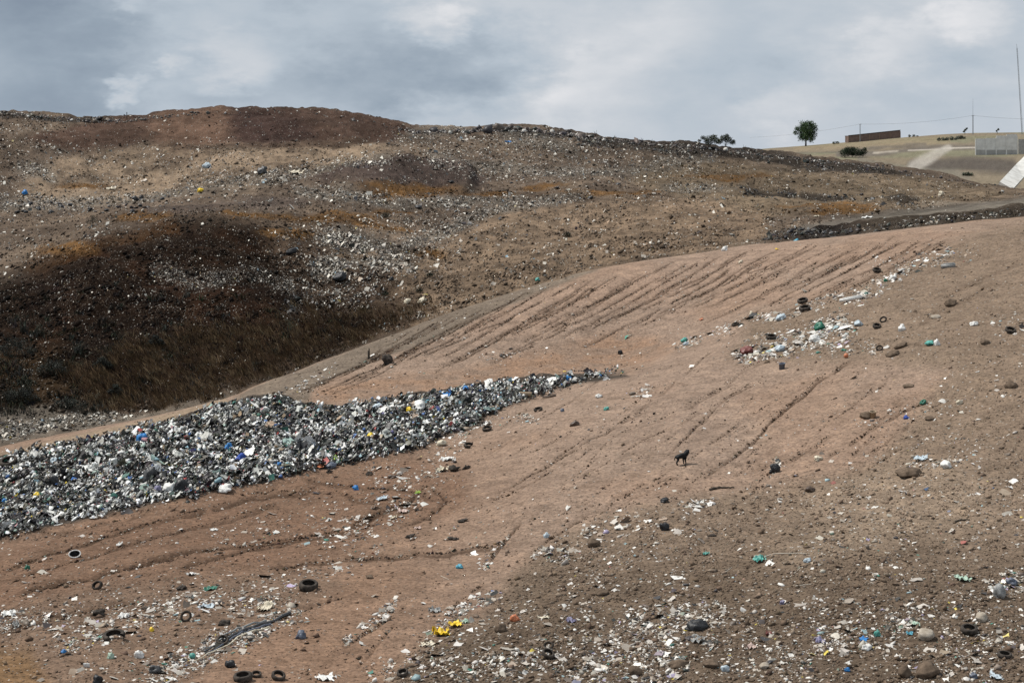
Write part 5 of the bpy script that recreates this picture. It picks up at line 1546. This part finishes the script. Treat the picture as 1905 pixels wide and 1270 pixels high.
# sticks, branch, long tarpaulin, marker posts
def strand(name, pts, rad, mat, label, cat, lift=.5, smooth=True, wob=0.0):
    P = []
    N = 14
    for k in range(N + 1):
        t = k / N * (len(pts) - 1); a = int(min(t, len(pts) - 2)); f = t - a
        px = pts[a][0] * (1 - f) + pts[a + 1][0] * f; py = pts[a][1] * (1 - f) + pts[a + 1][1] * f
        q, mpp, _ = spot(px, py)
        P.append(q + Vector((0, 0, rad * lift + wob * (mnoise.noise(Vector((k * .7, px, 0))) + .4))))
    c = P[0].copy()
    P = [p - c for p in P]
    rads = [rad * (1 - .5 * k / N) * (1 + .3 * mnoise.noise(Vector((k * .9, 4, 0)))) for k in range(N + 1)]
    V, Fc = tube(P, rads, 6)
    o = MB().add(V, Fc).build(name, mat, None, smooth)
    o.location = c
    return tag(o, label, cat)


strand('stick', [(1422, 1036), (1440, 1030), (1480, 1029), (1506, 1030)], .035, M_PALEWOOD, 'long pale curved stick on the gravel beside the turquoise sheet', 'stick')
strand('stick', [(1342, 1069), (1362, 1055)], .025, M_PALEWOOD, 'short pale stick left of the long curved one', 'stick')
strand('stick', [(1470, 1073), (1490, 1055)], .025, M_PALEWOOD, 'short leaning pale stick below the long curved one', 'stick')
strand('stick', [(1480, 1090), (1512, 1086)], .03, M_PALEWOOD, 'pale straight stick lying lowest of those on the gravel', 'stick')
strand('charred_branch', [(1320, 912), (1340, 908), (1366, 908)], .07, M_WOOD, 'charred dark branch lying at the edge of the gravel right of the dog', 'branch', wob=.05)
strand('charred_branch', [(1774, 972), (1786, 968), (1804, 967)], .05, M_WOOD, 'thin black branch alone on the right gravel', 'branch', wob=.03)
strand('stick', [(820, 1071), (836, 1078)], .02, M_PALEWOOD, 'little pale stick on the smooth lower slope', 'stick')
TARP = [(540, 1142), (500, 1160), (460, 1172), (430, 1184), (405, 1202), (380, 1215)]
o = strand('long_tarpaulin', TARP, .075, plastic('darkgrey'), 'long twisted dark grey tarpaulin trailing down to a tyre at lower left', 'tarpaulin', wob=.10, smooth=False)
for dd_ in (-5, 4):
    o2 = strand('fold', [(a + dd_, b + dd_ * .8) for a, b in TARP[1:]], .05, plastic('slate' if dd_ > 0 else 'grey'), None, None, wob=.12, smooth=False)
    o2.parent = o; o2.location = o2.location - o.location
strand('rope', [(500, 1168), (455, 1180), (425, 1202), (392, 1218), (360, 1232)], .04, plastic('cream'), 'pale twisted rope beside the long dark tarpaulin', 'rope', wob=.12)

post, mpp, _ = spot(686, 668)
o = MB().box((0, 0, .35), (.16, .14, .7), .3).box((.03, 0, .78), (.09, .08, .2), .1).build('wood_stump', M_WOOD)
o.location = post; tag(o, 'thin dark upright stump left of the charred heap on the crest', 'stump')
post, mpp, _ = spot(236, 222)
o = MB().add(*tube([(0, 0, -.2), (0, 0, 1.3)], [.09, .07], 8)).box((0, 0, 1.32), (.2, .2, .06)).build('marker_post', M_WOOD)
o.location = post; tag(o, 'small post standing on the skyline left of the big mound', 'post')

# ------------------------------------------------------------------ repeats: bags of the heap, stones of the gravel
PROTO_BAG = [crumple(200 + k, 2, .35, .3) for k in range(6)]
PROTO_ROCK = []
for k in range(6):
    V, Fc = rock_mesh(70 + k)
    bm = bmesh.new()
    vv = [bm.verts.new(v) for v in V[:]]
    [bm.faces.new([vv[a] for a in f]) for f in Fc]
    me = bpy.data.meshes.new('stone'); bm.to_mesh(me); bm.free(); me.materials.append(M_ROCK)
    PROTO_ROCK.append(me)


def proto_mesh(nm, VF, mat):
    return mesh_from(nm, VF[0], VF[1], mat)


def repeat(name, meshes, n, dens, size_px, label, cat, group, ylim, xlim, flat=.7, layers=(0,), sink=.3):
    got = 0; tries = 0
    while got < n and tries < 60:
        px, py, pos, sl, L = sample(600, dens, ylim, xlim, layers)
        for k in range(len(px)):
            if got >= n:
                break
            o = link(name, random.choice(meshes))
            s = random.uniform(*size_px) * pos[k][1] / F / 2
            o.scale = (s * random.uniform(.8, 1.25), s, s * flat * random.uniform(.7, 1.2))
            o.rotation_euler = (random.uniform(-.3, .3), random.uniform(-.3, .3), random.uniform(0, 6.28))
            o.location = (pos[k][0], pos[k][1], pos[k][2] + s * flat * (1 - sink) * .6)
            tag(o, label, cat, group)
            got += 1
        tries += 1


inheap = lambda px, py: soft_poly(px, py, PILE, 3) > .98
repeat('rubbish_bag', [proto_mesh('rubbish_bag', v, plastic('white')) for v in PROTO_BAG], 130, lambda a, b: inheap(a, b) * 1.0, (6, 10), 'crumpled white bag lying in the long bright rubbish heap', 'bag', 'white bags in the bright heap', (690, 1000), (0, 1150))
repeat('rubbish_sack', [proto_mesh('rubbish_sack', v, plastic('black')) for v in PROTO_BAG], 120, lambda a, b: inheap(a, b) * 1.0, (8, 16), 'crumpled black sack lying in the long bright rubbish heap', 'sack', 'black sacks in the bright heap', (690, 1000), (0, 1150))
lowg = lambda a, b: soft_poly(a, b, GRAVEL, 10) * sstep(b, 1050, 1250) * .9
repeat('stone', PROTO_ROCK, 95, lowg, (7, 14), 'dusty brown stone on the gravelly lower right slope', 'stone', 'stones on the lower right slope', (1050, 1269), (700, 1904), .7, sink=.6)
hillb = lambda a, b: np.clip(soft_poly(a, b, [(30, 372), (160, 370), (330, 366), (250, 392), (30, 400)], 6) + soft_poly(a, b, [(700, 330), (1240, 350), (1000, 380), (700, 400)], 10) * .2, 0, 1)
repeat('rubbish_sack', [proto_mesh('rubbish_sack', v, plastic('black')) for v in PROTO_BAG[:3]], 34, hillb, (6, 12), 'black sack lying on the bench of the dump hill', 'sack', 'black sacks on the dump hill bench', (300, 420), (20, 1250), layers=(1,))


# ------------------------------------------------------------------ the dog
def build_dog():
    pos, mpp, (sx, sy) = spot(1269, 864)
    k = 1.0
    # joints: x forward, y to its left, z up, before turning
    J = {
        'pelvis': (-.30, 0, .50, .105), 'loin': (-.10, 0, .52, .095), 'chest': (.12, 0, .50, .125), 'withers': (.24, 0, .55, .115), 'neck': (.33, .0, .66, .080), 'poll': (.40, .0, .77, .070), 'brow': (.46, .0, .775, .058),
        'muzzle': (.55, .0, .735, .034), 'nose': (.605, .0, .722, .022), 'tail1': (-.41, 0, .50, .032), 'tail2': (-.50, 0, .40, .022), 'tail3': (-.54, 0, .28, .013),
        'ear1': (.40, .055, .83, .022), 'ear1t': (.395, .085, .885, .010), 'ear2': (.40, -.055, .83, .022), 'ear2t': (.395, -.085, .885, .010),
    }
    E = [('pelvis', 'loin'), ('loin', 'chest'), ('chest', 'withers'), ('withers', 'neck'), ('neck', 'poll'), ('poll', 'brow'), ('brow', 'muzzle'), ('muzzle', 'nose'), ('pelvis', 'tail1'), ('tail1', 'tail2'), ('tail2', 'tail3'),
         ('poll', 'ear1'), ('ear1', 'ear1t'), ('poll', 'ear2'), ('ear2', 'ear2t')]
    for s, n_, st in ((1, 'L', .05), (-1, 'R', -.05)):
        J['hip' + n_] = (-.32, .08 * s, .42, .075); J['knee' + n_] = (-.24 + st, .09 * s, .30, .045); J['hock' + n_] = (-.38 + st, .09 * s, .17, .026); J['hfoot' + n_] = (-.35 + st, .09 * s, .035, .022); J['htoe' + n_] = (-.29 + st, .09 * s, .02, .022)
        E += [('pelvis', 'hip' + n_), ('hip' + n_, 'knee' + n_), ('knee' + n_, 'hock' + n_), ('hock' + n_, 'hfoot' + n_), ('hfoot' + n_, 'htoe' + n_)]
        J['sho' + n_] = (.20, .08 * s, .42, .060); J['elb' + n_] = (.15 - st * .6, .09 * s, .31, .036); J['wri' + n_] = (.19 - st * .6, .09 * s, .13, .024); J['ffoot' + n_] = (.19 - st * .6, .09 * s, .035, .021); J['ftoe' + n_] = (.25 - st * .6, .09 * s, .02, .021)
        E += [('chest', 'sho' + n_), ('sho' + n_, 'elb' + n_), ('elb' + n_, 'wri' + n_), ('wri' + n_, 'ffoot' + n_), ('ffoot' + n_, 'ftoe' + n_)]
    names = list(J)
    # the head is turned away over the shoulder
    turn = Matrix.Rotation(math.radians(58), 3, 'Z')
    V = []
    for nm in names:
        p = Vector(J[nm][:3]); p.x *= .84; p.z = p.z if p.z < .45 else .45 + (p.z - .45) * .82
        if nm in ('poll', 'brow', 'muzzle', 'nose', 'ear1', 'ear1t', 'ear2', 'ear2t'):
            c = Vector((.36, 0, .70)); p = turn @ (p - c) + c
        V.append(p)
    me = bpy.data.meshes.new('dog')
    me.from_pydata(V, [(names.index(a), names.index(b)) for a, b in E], [])
    o = bpy.data.objects.new('dog', me); COL.objects.link(o)
    md = o.modifiers.new('Skin', 'SKIN')
    me.skin_vertices or None
    if not me.skin_vertices:
        bpy.context.view_layer.objects.active = o
    for i, nm in enumerate(names):
        sv = me.skin_vertices[0].data[i]
        r_ = J[nm][3] * (1.5 if J[nm][2] < .4 else 1.38) * (1.35 if nm in ('neck', 'poll', 'brow', 'muzzle') else 1); sv.radius = (r_, r_); sv.use_root = (nm == 'pelvis')
    md.use_smooth_shade = True
    o.modifiers.new('Sub', 'SUBSURF').levels = 2
    o.modifiers['Sub'].render_levels = 2
    dg = bpy.context.evaluated_depsgraph_get()
    me2 = bpy.data.meshes.new_from_object(o.evaluated_get(dg))
    bpy.data.objects.remove(o)
    me2.name = 'dog'; me2.materials.clear(); me2.materials.append(M_FUR)
    o = link('dog', me2)
    o.location = pos + Vector((0, 0, -.01))
    o.rotation_euler = (0, -.04, math.radians(18))
    s_ = 28 * mpp / .82
    o.scale = (s_, s_, s_)
    tag(o, 'black dog standing on the smooth brown slope, its head turned away', 'dog')
    for s in (1, -1):
        q = turn @ (Vector((.475, .036 * s, .79)) - Vector((.36, 0, .70))) + Vector((.36, 0, .70))
        V, Fc = ico(2); b = MB().add([q + Vector(v) * .011 for v in V], [tuple(f) for f in Fc]).build('eye', solid('dog_eye', (.03, .015, .008), .1, .6), o, True)


build_dog()


# ------------------------------------------------------------------ trees and bushes
def leaf_cloud(name, blobs, n, size, cols, parent, seed=1):
    r = np.random.default_rng(seed)
    B = np.array(blobs, float)
    wgt = B[:, 3] ** 2; wgt /= wgt.sum()
    bi = r.choice(len(B), n, p=wgt)
    d = r.normal(0, 1, (n, 3)); d /= np.linalg.norm(d, axis=1)[:, None]
    rad = B[bi, 3] * (1 - np.abs(r.normal(0, .28, n)).clip(0, .9)) * (1 + .15 * r.normal(0, 1, n)) * (1 + .22 * np.sin(d[:, 0] * 7 + bi) * np.cos(d[:, 2] * 6 + bi * 2))
    P = B[bi, :3] + d * rad[:, None] * np.array([1, 1, .85])
    nrm = d + r.normal(0, .7, (n, 3)); nrm /= np.linalg.norm(nrm, axis=1)[:, None]
    a = np.cross(nrm, r.normal(0, 1, (n, 3))); a /= np.linalg.norm(a, axis=1)[:, None]
    b = np.cross(nrm, a)
    s = (size * r.uniform(.5, 1.3, n))[:, None]
    V = np.stack([P + a * s, P + b * s * .6, P - a * s, P - b * s * .6], 1).reshape(-1, 3)
    Fc = np.arange(n * 4).reshape(n, 4)
    c = np.array(cols)[r.integers(0, len(cols), n)] * r.uniform(.65, 1.35, len(B))[bi][:, None] * r.uniform(.6, 1.35, (n, 1))
    return link(name, mesh_from(name, V, Fc, M_LEAF, np.repeat(c, 4, 0)), parent)


GREENS = [(.045, .085, .036), (.075, .12, .045), (.028, .050, .024)]
DRYG = [(.045, .055, .026), (.075, .075, .036), (.03, .036, .022)]


def tree(name, px, py, blobs, trunk_h, trunk_r, n, leaf, cols, label, cat='tree', seed=1, limbs=True, group=None):
    pos, mpp, _ = spot(px, py)
    root = empty(name, pos)
    tag(root, label, cat, group)
    sc = mpp
    BB = [(bx * sc, 0.35 * by * sc, bz * sc, br * sc) for bx, by, bz, br in blobs]
    m_ = MB()
    top = Vector((0, 0, trunk_h * sc))
    m_.add(*tube([Vector((0, 0, -.3)), Vector((.05, 0, trunk_h * sc * .5)), top], [trunk_r * sc * 1.3, trunk_r * sc, trunk_r * sc * .8], 8))
    for bx, by, bz, br in BB:
        m_.add(*tube([top * .85, (top * .85 + Vector((bx, by, bz))) / 2 + Vector((0, 0, .2)), Vector((bx, by, bz)) + Vector((0, 0, br * .3))], [trunk_r * sc * .6, trunk_r * sc * .4, trunk_r * sc * .15], 6))
    m_.build('trunk', M_BARK, root)
    leaf_cloud('crown', BB, n, leaf * sc, cols, root, seed)
    return root


tree('round_tree', 1499, 272, [(2, 0, 33, 14), (-5, 4, 28, 11), (10, -4, 27, 12), (1, 3, 20, 14), (9, 2, 17, 11), (-7, -2, 17, 8), (-16, 0, 32, 6), (-19, 0, 25, 5), (15, 0, 35, 8), (-4, 0, 40, 9), (7, 0, 41, 9)], 14, 1.4, 6500, 1.15, GREENS,
     'lone round crowned green tree standing on the far hillside', seed=3)
tree('scrubby_tree', 1321, 276, [(-6, 0, 17, 7), (4, 0, 19, 8), (-14, 0, 20, 4.5), (12, 0, 14, 8), (-3, 0, 11, 8), (-20, 0, 14, 3.5), (9, 0, 22, 4)], 7, .7, 2400, .95, DRYG, 'low scrubby tree on the skyline, left of a pair', seed=5)
tree('scrubby_tree', 1350, 277, [(-4, 0, 20, 7), (5, 0, 17, 8), (13, 0, 12, 6), (-10, 0, 14, 6), (2, 0, 24, 5)], 7, .7, 2000, .95, DRYG, 'low scrubby tree on the skyline, right of a pair', seed=6)
tree('dense_shrub', 1585, 293, [(-14, 0, 9, 10), (-4, 4, 11, 10), (7, 0, 10, 10), (16, 0, 8, 8), (22, 0, 10, 7), (-8, 0, 14, 7), (24, 0, 16, 4), (3, 0, 16, 5)], 4, .8, 4200, 1.0, [(.020, .034, .016), (.032, .05, .022), (.015, .026, .014)], 'dark rounded shrub below the brick building', 'shrub', seed=7)
tree('leaning_tree', 1795, 250, [(-2, 0, 5, 2.2), (1, 0, 8, 2.5), (4, 0, 11, 2.2)], 5, .4, 160, 1.2, DRYG, 'little leaning tree on the far ridge left of the mast pole', seed=8)
tree('leaning_tree', 1855, 249, [(-1, 0, 5, 1.8), (2, 0, 8, 2.2)], 5, .4, 110, 1.2, DRYG, 'little pale leaning tree on the far ridge above the concrete wall', seed=9)
tree('rooftop_tree', 1658, 247, [(-6, 0, 6, 3), (3, 0, 8, 3.5), (5, 0, 11, 3)], 5, .5, 260, 1.1, DRYG, 'small tree peeping over the brick building', seed=10)
tree('low_bush', 1555, 268, [(-4, 0, 2, 3), (3, 0, 2.5, 3.5)], 1, .4, 240, .9, DRYG, 'low bush on the ridge between the lone tree and the brick building', 'bush', seed=11)
tree('low_bush', 1697, 254, [(-5, 0, 2, 3), (3, 0, 2.5, 3), (10, 0, 1.5, 2)], 1, .4, 240, .9, DRYG, 'low bush on the ridge just right of the brick building', 'bush', seed=12)
for q, (bx_, by_, bw_, lab_) in enumerate([(1752, 262, 9, 'dark low bush left of three along the far ridge'), (1768, 261, 10, 'dark low bush in the middle of three along the far ridge'), (1786, 259, 7, 'dark low bush right of three along the far ridge')]):
    tree('low_bush', bx_, by_, [(-bw_ * .6, 0, 2.5, 4), (bw_ * .3, 0, 3, 4.5), (bw_, 0, 2, 3.5)], 1, .4, 420, 1.0, [(.05, .06, .045), (.07, .08, .06)], lab_, 'bush', seed=13 + q)
tree('green_bush', 1851, 341, [(-9, 0, 4, 6), (0, 0, 5, 7), (9, 0, 3, 5)], 2, .5, 700, 1.2, [(.045, .07, .03), (.06, .085, .04)], 'green bush in the hollow left of the whitewashed slope', 'bush', seed=17)
tree('green_bush', 1799, 327, [(-6, 0, 3, 4), (2, 0, 3, 5), (8, 0, 2, 4)], 2, .5, 400, 1.2, [(.05, .06, .04), (.06, .075, .045)], 'small bush in the dark hollow of the far hillside', 'bush', seed=18)
HB = [(172, 420, 14, 20, 'ragged green bush on the left part of the dump hill'), (717, 552, 8, 13, 'small dark green bush above the dry grass, left one'), (781, 545, 9, 11, 'small dark bush beside the cream bags on the tan mound'),
      (718, 405, 12, 9, 'dark green tuft on the bench left of the tan mound'), (1055, 440, 10, 8, 'dry tuft high on the tan mound'), (800, 515, 8, 8, 'dry tuft on the left flank of the tan mound')]
for q, (bx_, by_, bw_, bh_, lab_) in enumerate(HB):
    tree('bush', bx_, by_, [(-bw_ * .4, 0, bh_ * .4, bw_ * .5), (bw_ * .3, 0, bh_ * .5, bw_ * .5), (0, 0, bh_ * .8, bw_ * .35)], bh_ * .4, .5, 420, .9, [(.03, .038, .022), (.045, .05, .03), (.05, .042, .03)], lab_, 'bush', seed=30 + q)
VB = [(30, 655, 44, 34, 'large grey green bush at the left edge of the dark valley'), (95, 690, 40, 26, 'wide dark bush beside the large one in the dark valley'), (290, 640, 22, 26, 'grey green bush in the middle of the dark valley side'), (190, 680, 26, 24, 'olive bush among dry grass on the valley side'),
      (215, 730, 20, 24, 'dark green bush low in the dry grass'), (40, 740, 44, 22, 'dark bush at the bottom left of the valley floor'), (130, 752, 40, 14, 'low black green bush on the valley floor, right of the bottom left one')]
for q, (bx_, by_, bw_, bh_, lab_) in enumerate(VB):
    tree('valley_bush', bx_, by_ + 8, [(-bw_ * .4, 0, bh_ * .4, bw_ * .36), (bw_ * .3, 0, bh_ * .45, bw_ * .4), (0, 0, bh_ * .8, bw_ * .3), (bw_ * .6, 0, bh_ * .3, bw_ * .25)], bh_ * .4, .6, 2200, 1.1, [(.020, .024, .017), (.03, .034, .025), (.016, .018, .014)], lab_, 'bush', seed=50 + q)

# ------------------------------------------------------------------ buildings, walls, poles of the far hillside
def far(px, py, Y):
    return Vector(((px - HX) / F * Y, Y, CZ - (py - HY) / F * Y))


pa, _, _ = spot(1580, 263); pb, _, _ = spot(1675, 257)
base = (pa + pb) / 2
L_ = (pb - pa).length; ang = math.atan2(pb.y - pa.y, pb.x - pa.x)
m_px = base.y / F
bld = empty('brick_building', base, 0)
tag(bld, 'long low roofless brick building on the far ridge', 'building')
W_ = 96 * m_px; zb = -8 * m_px


def slant(x):   # the wall climbs with the ridge
    return (x / W_) * 8 * m_px


NB = 5
b = MB()
V = []
for x in (-W_ / 2, W_ / 2):
    for y in (-.2, .2):
        V += [(x, y, slant(x) + zb), (x, y, slant(x) + (12.0 if x < 0 else 14) * m_px)]
b.add(V, [(0, 4, 5, 1), (6, 2, 3, 7), (1, 5, 7, 3), (2, 0, 1, 3), (4, 6, 7, 5)]).build('wall', M_BRICK, bld)
b = MB().box((W_ / 2 - .1, 3.2, slant(W_ / 2) + 3 * m_px), (.35, 6, 21 * m_px)).box((-W_ / 2 + .1, 3.2, slant(-W_ / 2) + 3 * m_px), (.35, 6, 17 * m_px)).build('side_wall', M_BRICK, bld)
for k in range(NB + 1):
    x = -W_ / 2 + W_ * k / NB
    MB().box((x, -.24, slant(x) + 3.4 * m_px), (.35, .25, (16.2 + 2.0 * k / NB) * m_px)).build('pillar', solid('mortar_pillar', (.27, .19, .145), .95, .1), bld)
b = MB()
V = []
for x in (-W_ / 2 - .1, W_ / 2 + .1):
    for y in (-.4, .3):
        t = (12.0 if x < 0 else 14) * m_px
        V += [(x, y, slant(x) + t), (x, y, slant(x) + t + 1.3 * m_px)]
b.add(V, [(0, 4, 5, 1), (6, 2, 3, 7), (1, 5, 7, 3), (2, 0, 1, 3), (4, 6, 7, 5), (0, 2, 6, 4)]).build('coping', M_COPING, bld)
pl, _, _ = spot(1577, 264)
o = MB().box((0, 0, 1.3), (2.0, 2.0, 3.4)).box((0, -.1, 3.05), (2.3, 2.3, .18)).build('annex', M_BRICK, bld)
o.location = pl - base + Vector((0, .5, 0))

# concrete wall
Yw = 700.0
gw, _, _ = spot(1856, 288)
Yw = gw.y
wm = Yw / F
root = empty('concrete_wall', Vector((far(1856, 290, Yw).x, Yw, gw.z)))
tag(root, 'tall grey concrete wall of panels standing on the far hillside', 'wall')
segs = [(1815, 1834), (1834, 1853), (1853, 1872), (1872, 1892)]
M_CL = solid('pale_concrete', (.72, .70, .66), .9, .15, nscale=.5, c2=(.60, .58, .545))
M_CD = solid('darker_concrete', (.40, .385, .36), .9, .15, nscale=.5, c2=(.32, .31, .29))  # darker lower band of the concrete wall
for k, (x0, x1) in enumerate(segs):
    xm = ((x0 + x1) / 2 - 1856) * wm; w_ = (x1 - x0) * wm
    top = [30, 31, 35.5, 38][k] * wm; bot = 9 * wm
    MB().box((xm, 0, (bot + top) / 2), (w_ - .12, .3, top - bot)).build('panel', M_CL, root)
    MB().box((xm, 0, (bot - 4) / 2), (w_ - .06, .45, bot + 4 - .03)).build('footing', M_CD, root)
for k, x in enumerate((1815, 1834, 1853, 1872, 1892)):
    MB().box(((x - 1856) * wm, -.05, (14 + k * .6) * wm), (.35, .42, (30 + k * 1.6) * wm)).build('pillar', M_CL, root)
o = MB().box((0, 0, 12 * wm), (12 * wm, .4, 30 * wm)).build('panel', M_CONCRETE, root)
o.location = ((1904 - 1856) * wm, 3, 2 * wm)

# whitewashed slope at right edge
g1, _, _ = spot(1878, 352)
Ys = 470.0
def wq(px, py, Y): return far(px, py, Y)
pts = [(1861, 339, 452), (1878, 349, 447), (1925, 290, 510), (1908, 286, 520), (1888, 310, 490)]
b = MB()
ps = [far(*q) for q in [(1860, 338, 452), (1884, 352, 446), (1904, 330, 470), (1960, 262, 520), (1935, 262, 524), (1890, 306, 484)]]
low = [p - Vector((0, -3.0, 1.2)) for p in ps]
c = ps[0].copy()
b.add([p - c for p in ps] + [p - c for p in low], [(0, 1, 2, 5), (5, 2, 3, 4), (0, 6, 7, 1), (1, 7, 8, 2), (2, 8, 9, 3), (3, 9, 10, 4), (4, 10, 11, 5), (5, 11, 6, 0)])
o = b.build('white_embankment', M_WHITEWALL)
o.location = c
tag(o, 'white concrete faced embankment at the right edge of the picture', 'embankment')


# poles and mast
def pole(px, py, h_px, label, extra=None, arm=True, r_px=.45):
    pos, mpp, _ = spot(px, py)
    root = empty('utility_pole', pos); tag(root, label, 'pole')
    hh = h_px * mpp
    MB().add(*tube([(0, 0, -.5), (0, 0, hh)], [r_px * mpp * 1.3, r_px * mpp], 8)).build('post', M_METAL, root)
    if arm:
        MB().box((0, -.1, hh - .8 * mpp), (4.6 * mpp, .15, .35 * mpp)).build('crossarm', M_METAL, root)
        for s in (-1, 0, 1):
            MB().add(*tube([(s * 2 * mpp, -.1, hh - .6 * mpp), (s * 2 * mpp, -.1, hh + .7 * mpp)], [.3 * mpp, .22 * mpp], 6)).build('insulator', M_METAL, root)
    if extra:
        MB().add(*tube([(0, .1, hh * .9), (0, .1, hh + extra * mpp)], [.30 * mpp, .14 * mpp], 6)).build('antenna', M_METAL, root)
    return pos + Vector((0, 0, hh)), mpp


t1, m1 = pole(1600, 263, 33, 'thin pole standing in front of the brick building', r_px=.6)
t2, m2 = pole(1810, 250, 35, 'taller pole with a thin antenna on the far ridge', extra=31, r_px=.75)
t0 = far(1180, 262, 1000)
t00, m0 = None, None


def cable(a, b, sag, label, rad=.045):
    P = []
    for k in range(25):
        t = k / 24
        P.append(a.lerp(b, t) - Vector((0, 0, sag * 4 * t * (1 - t))) - a)
    o = MB().add(*tube(P, [rad] * 25, 5)).build('power_cable', M_CABLE)
    o.location = a
    return tag(o, label, 'cable')


cable(t1, t2, 1.2, 'power cable strung between the two poles of the far ridge')
cable(t1, far(1395, 256, 1010), 1.0, 'power cable running left from the brick building past the lone tree')
cable(t2, far(1990, 220, 1010), 1.0, 'power cable running right from the antenna pole')
mp_, mm_, _ = spot(1902, 250)
root = empty('radio_mast', mp_); tag(root, 'very tall thin lattice radio mast at the right edge', 'mast')
topx, topy = -10 * mm_, 160 * mm_
for k in range(3):
    a = k * 2.094
    MB().add(*tube([(math.cos(a) * .35, math.sin(a) * .35, -1), (topx + math.cos(a) * .2, math.sin(a) * .2, topy)], [.06, .045], 5)).build('mast_leg', M_METAL, root)
bb = MB()
N = 44
for k in range(N):
    for s in range(3):
        a, a2 = s * 2.094, ((s + 1) % 3) * 2.094
        f0, f1 = k / N, (k + 1) / N
        p0 = Vector((topx * f0 + math.cos(a) * .33, math.sin(a) * .33, topy * f0)); p1 = Vector((topx * f1 + math.cos(a2) * .33, math.sin(a2) * .33, topy * f1))
        bb.add(*tube([p0, p1], [.03, .03], 4, False))
bb.build('lattice', M_METAL, root)
MB().add(*tube([(topx, 0, topy), (topx - .3, 0, topy + 8 * mm_)], [.08, .05], 5)).build('lightning_rod', M_METAL, root)
# thin bare stalks on the skyline
for k, (sx_, sy_, sh_) in enumerate([(1020, 240, 8), (1108, 252, 12), (1145, 258, 9), (1195, 262, 8), (1385, 279, 12), (1397, 281, 10), (1212, 264, 7)]):
    q, mpp, _ = spot(sx_, sy_ + 2)
    b = MB()
    for j in range(4):
        a = j * 1.6 + k
        b.add(*tube([(0, 0, -.1), (math.cos(a) * sh_ * .12 * mpp, 0, sh_ * .5 * mpp), (math.cos(a) * sh_ * .3 * mpp, .1, sh_ * (1 - .15 * j) * mpp)], [.05, .035, .02], 4))
    o = b.build('bare_weed', M_WOOD); o.location = q
    tag(o, 'leafless weed sticking up from the ragged skyline of the dump hill', 'weed', 'bare weeds along the dump skyline')

_t = sum(len(o.data.polygons) * (2 if len(o.data.polygons) and len(o.data.polygons[0].vertices) == 4 else 1) for o in COL.objects if o.type == 'MESH')
print('TRIS', _t, {o.name: len(o.data.polygons) for o in COL.objects if o.get('kind') in ('stuff', 'structure')})
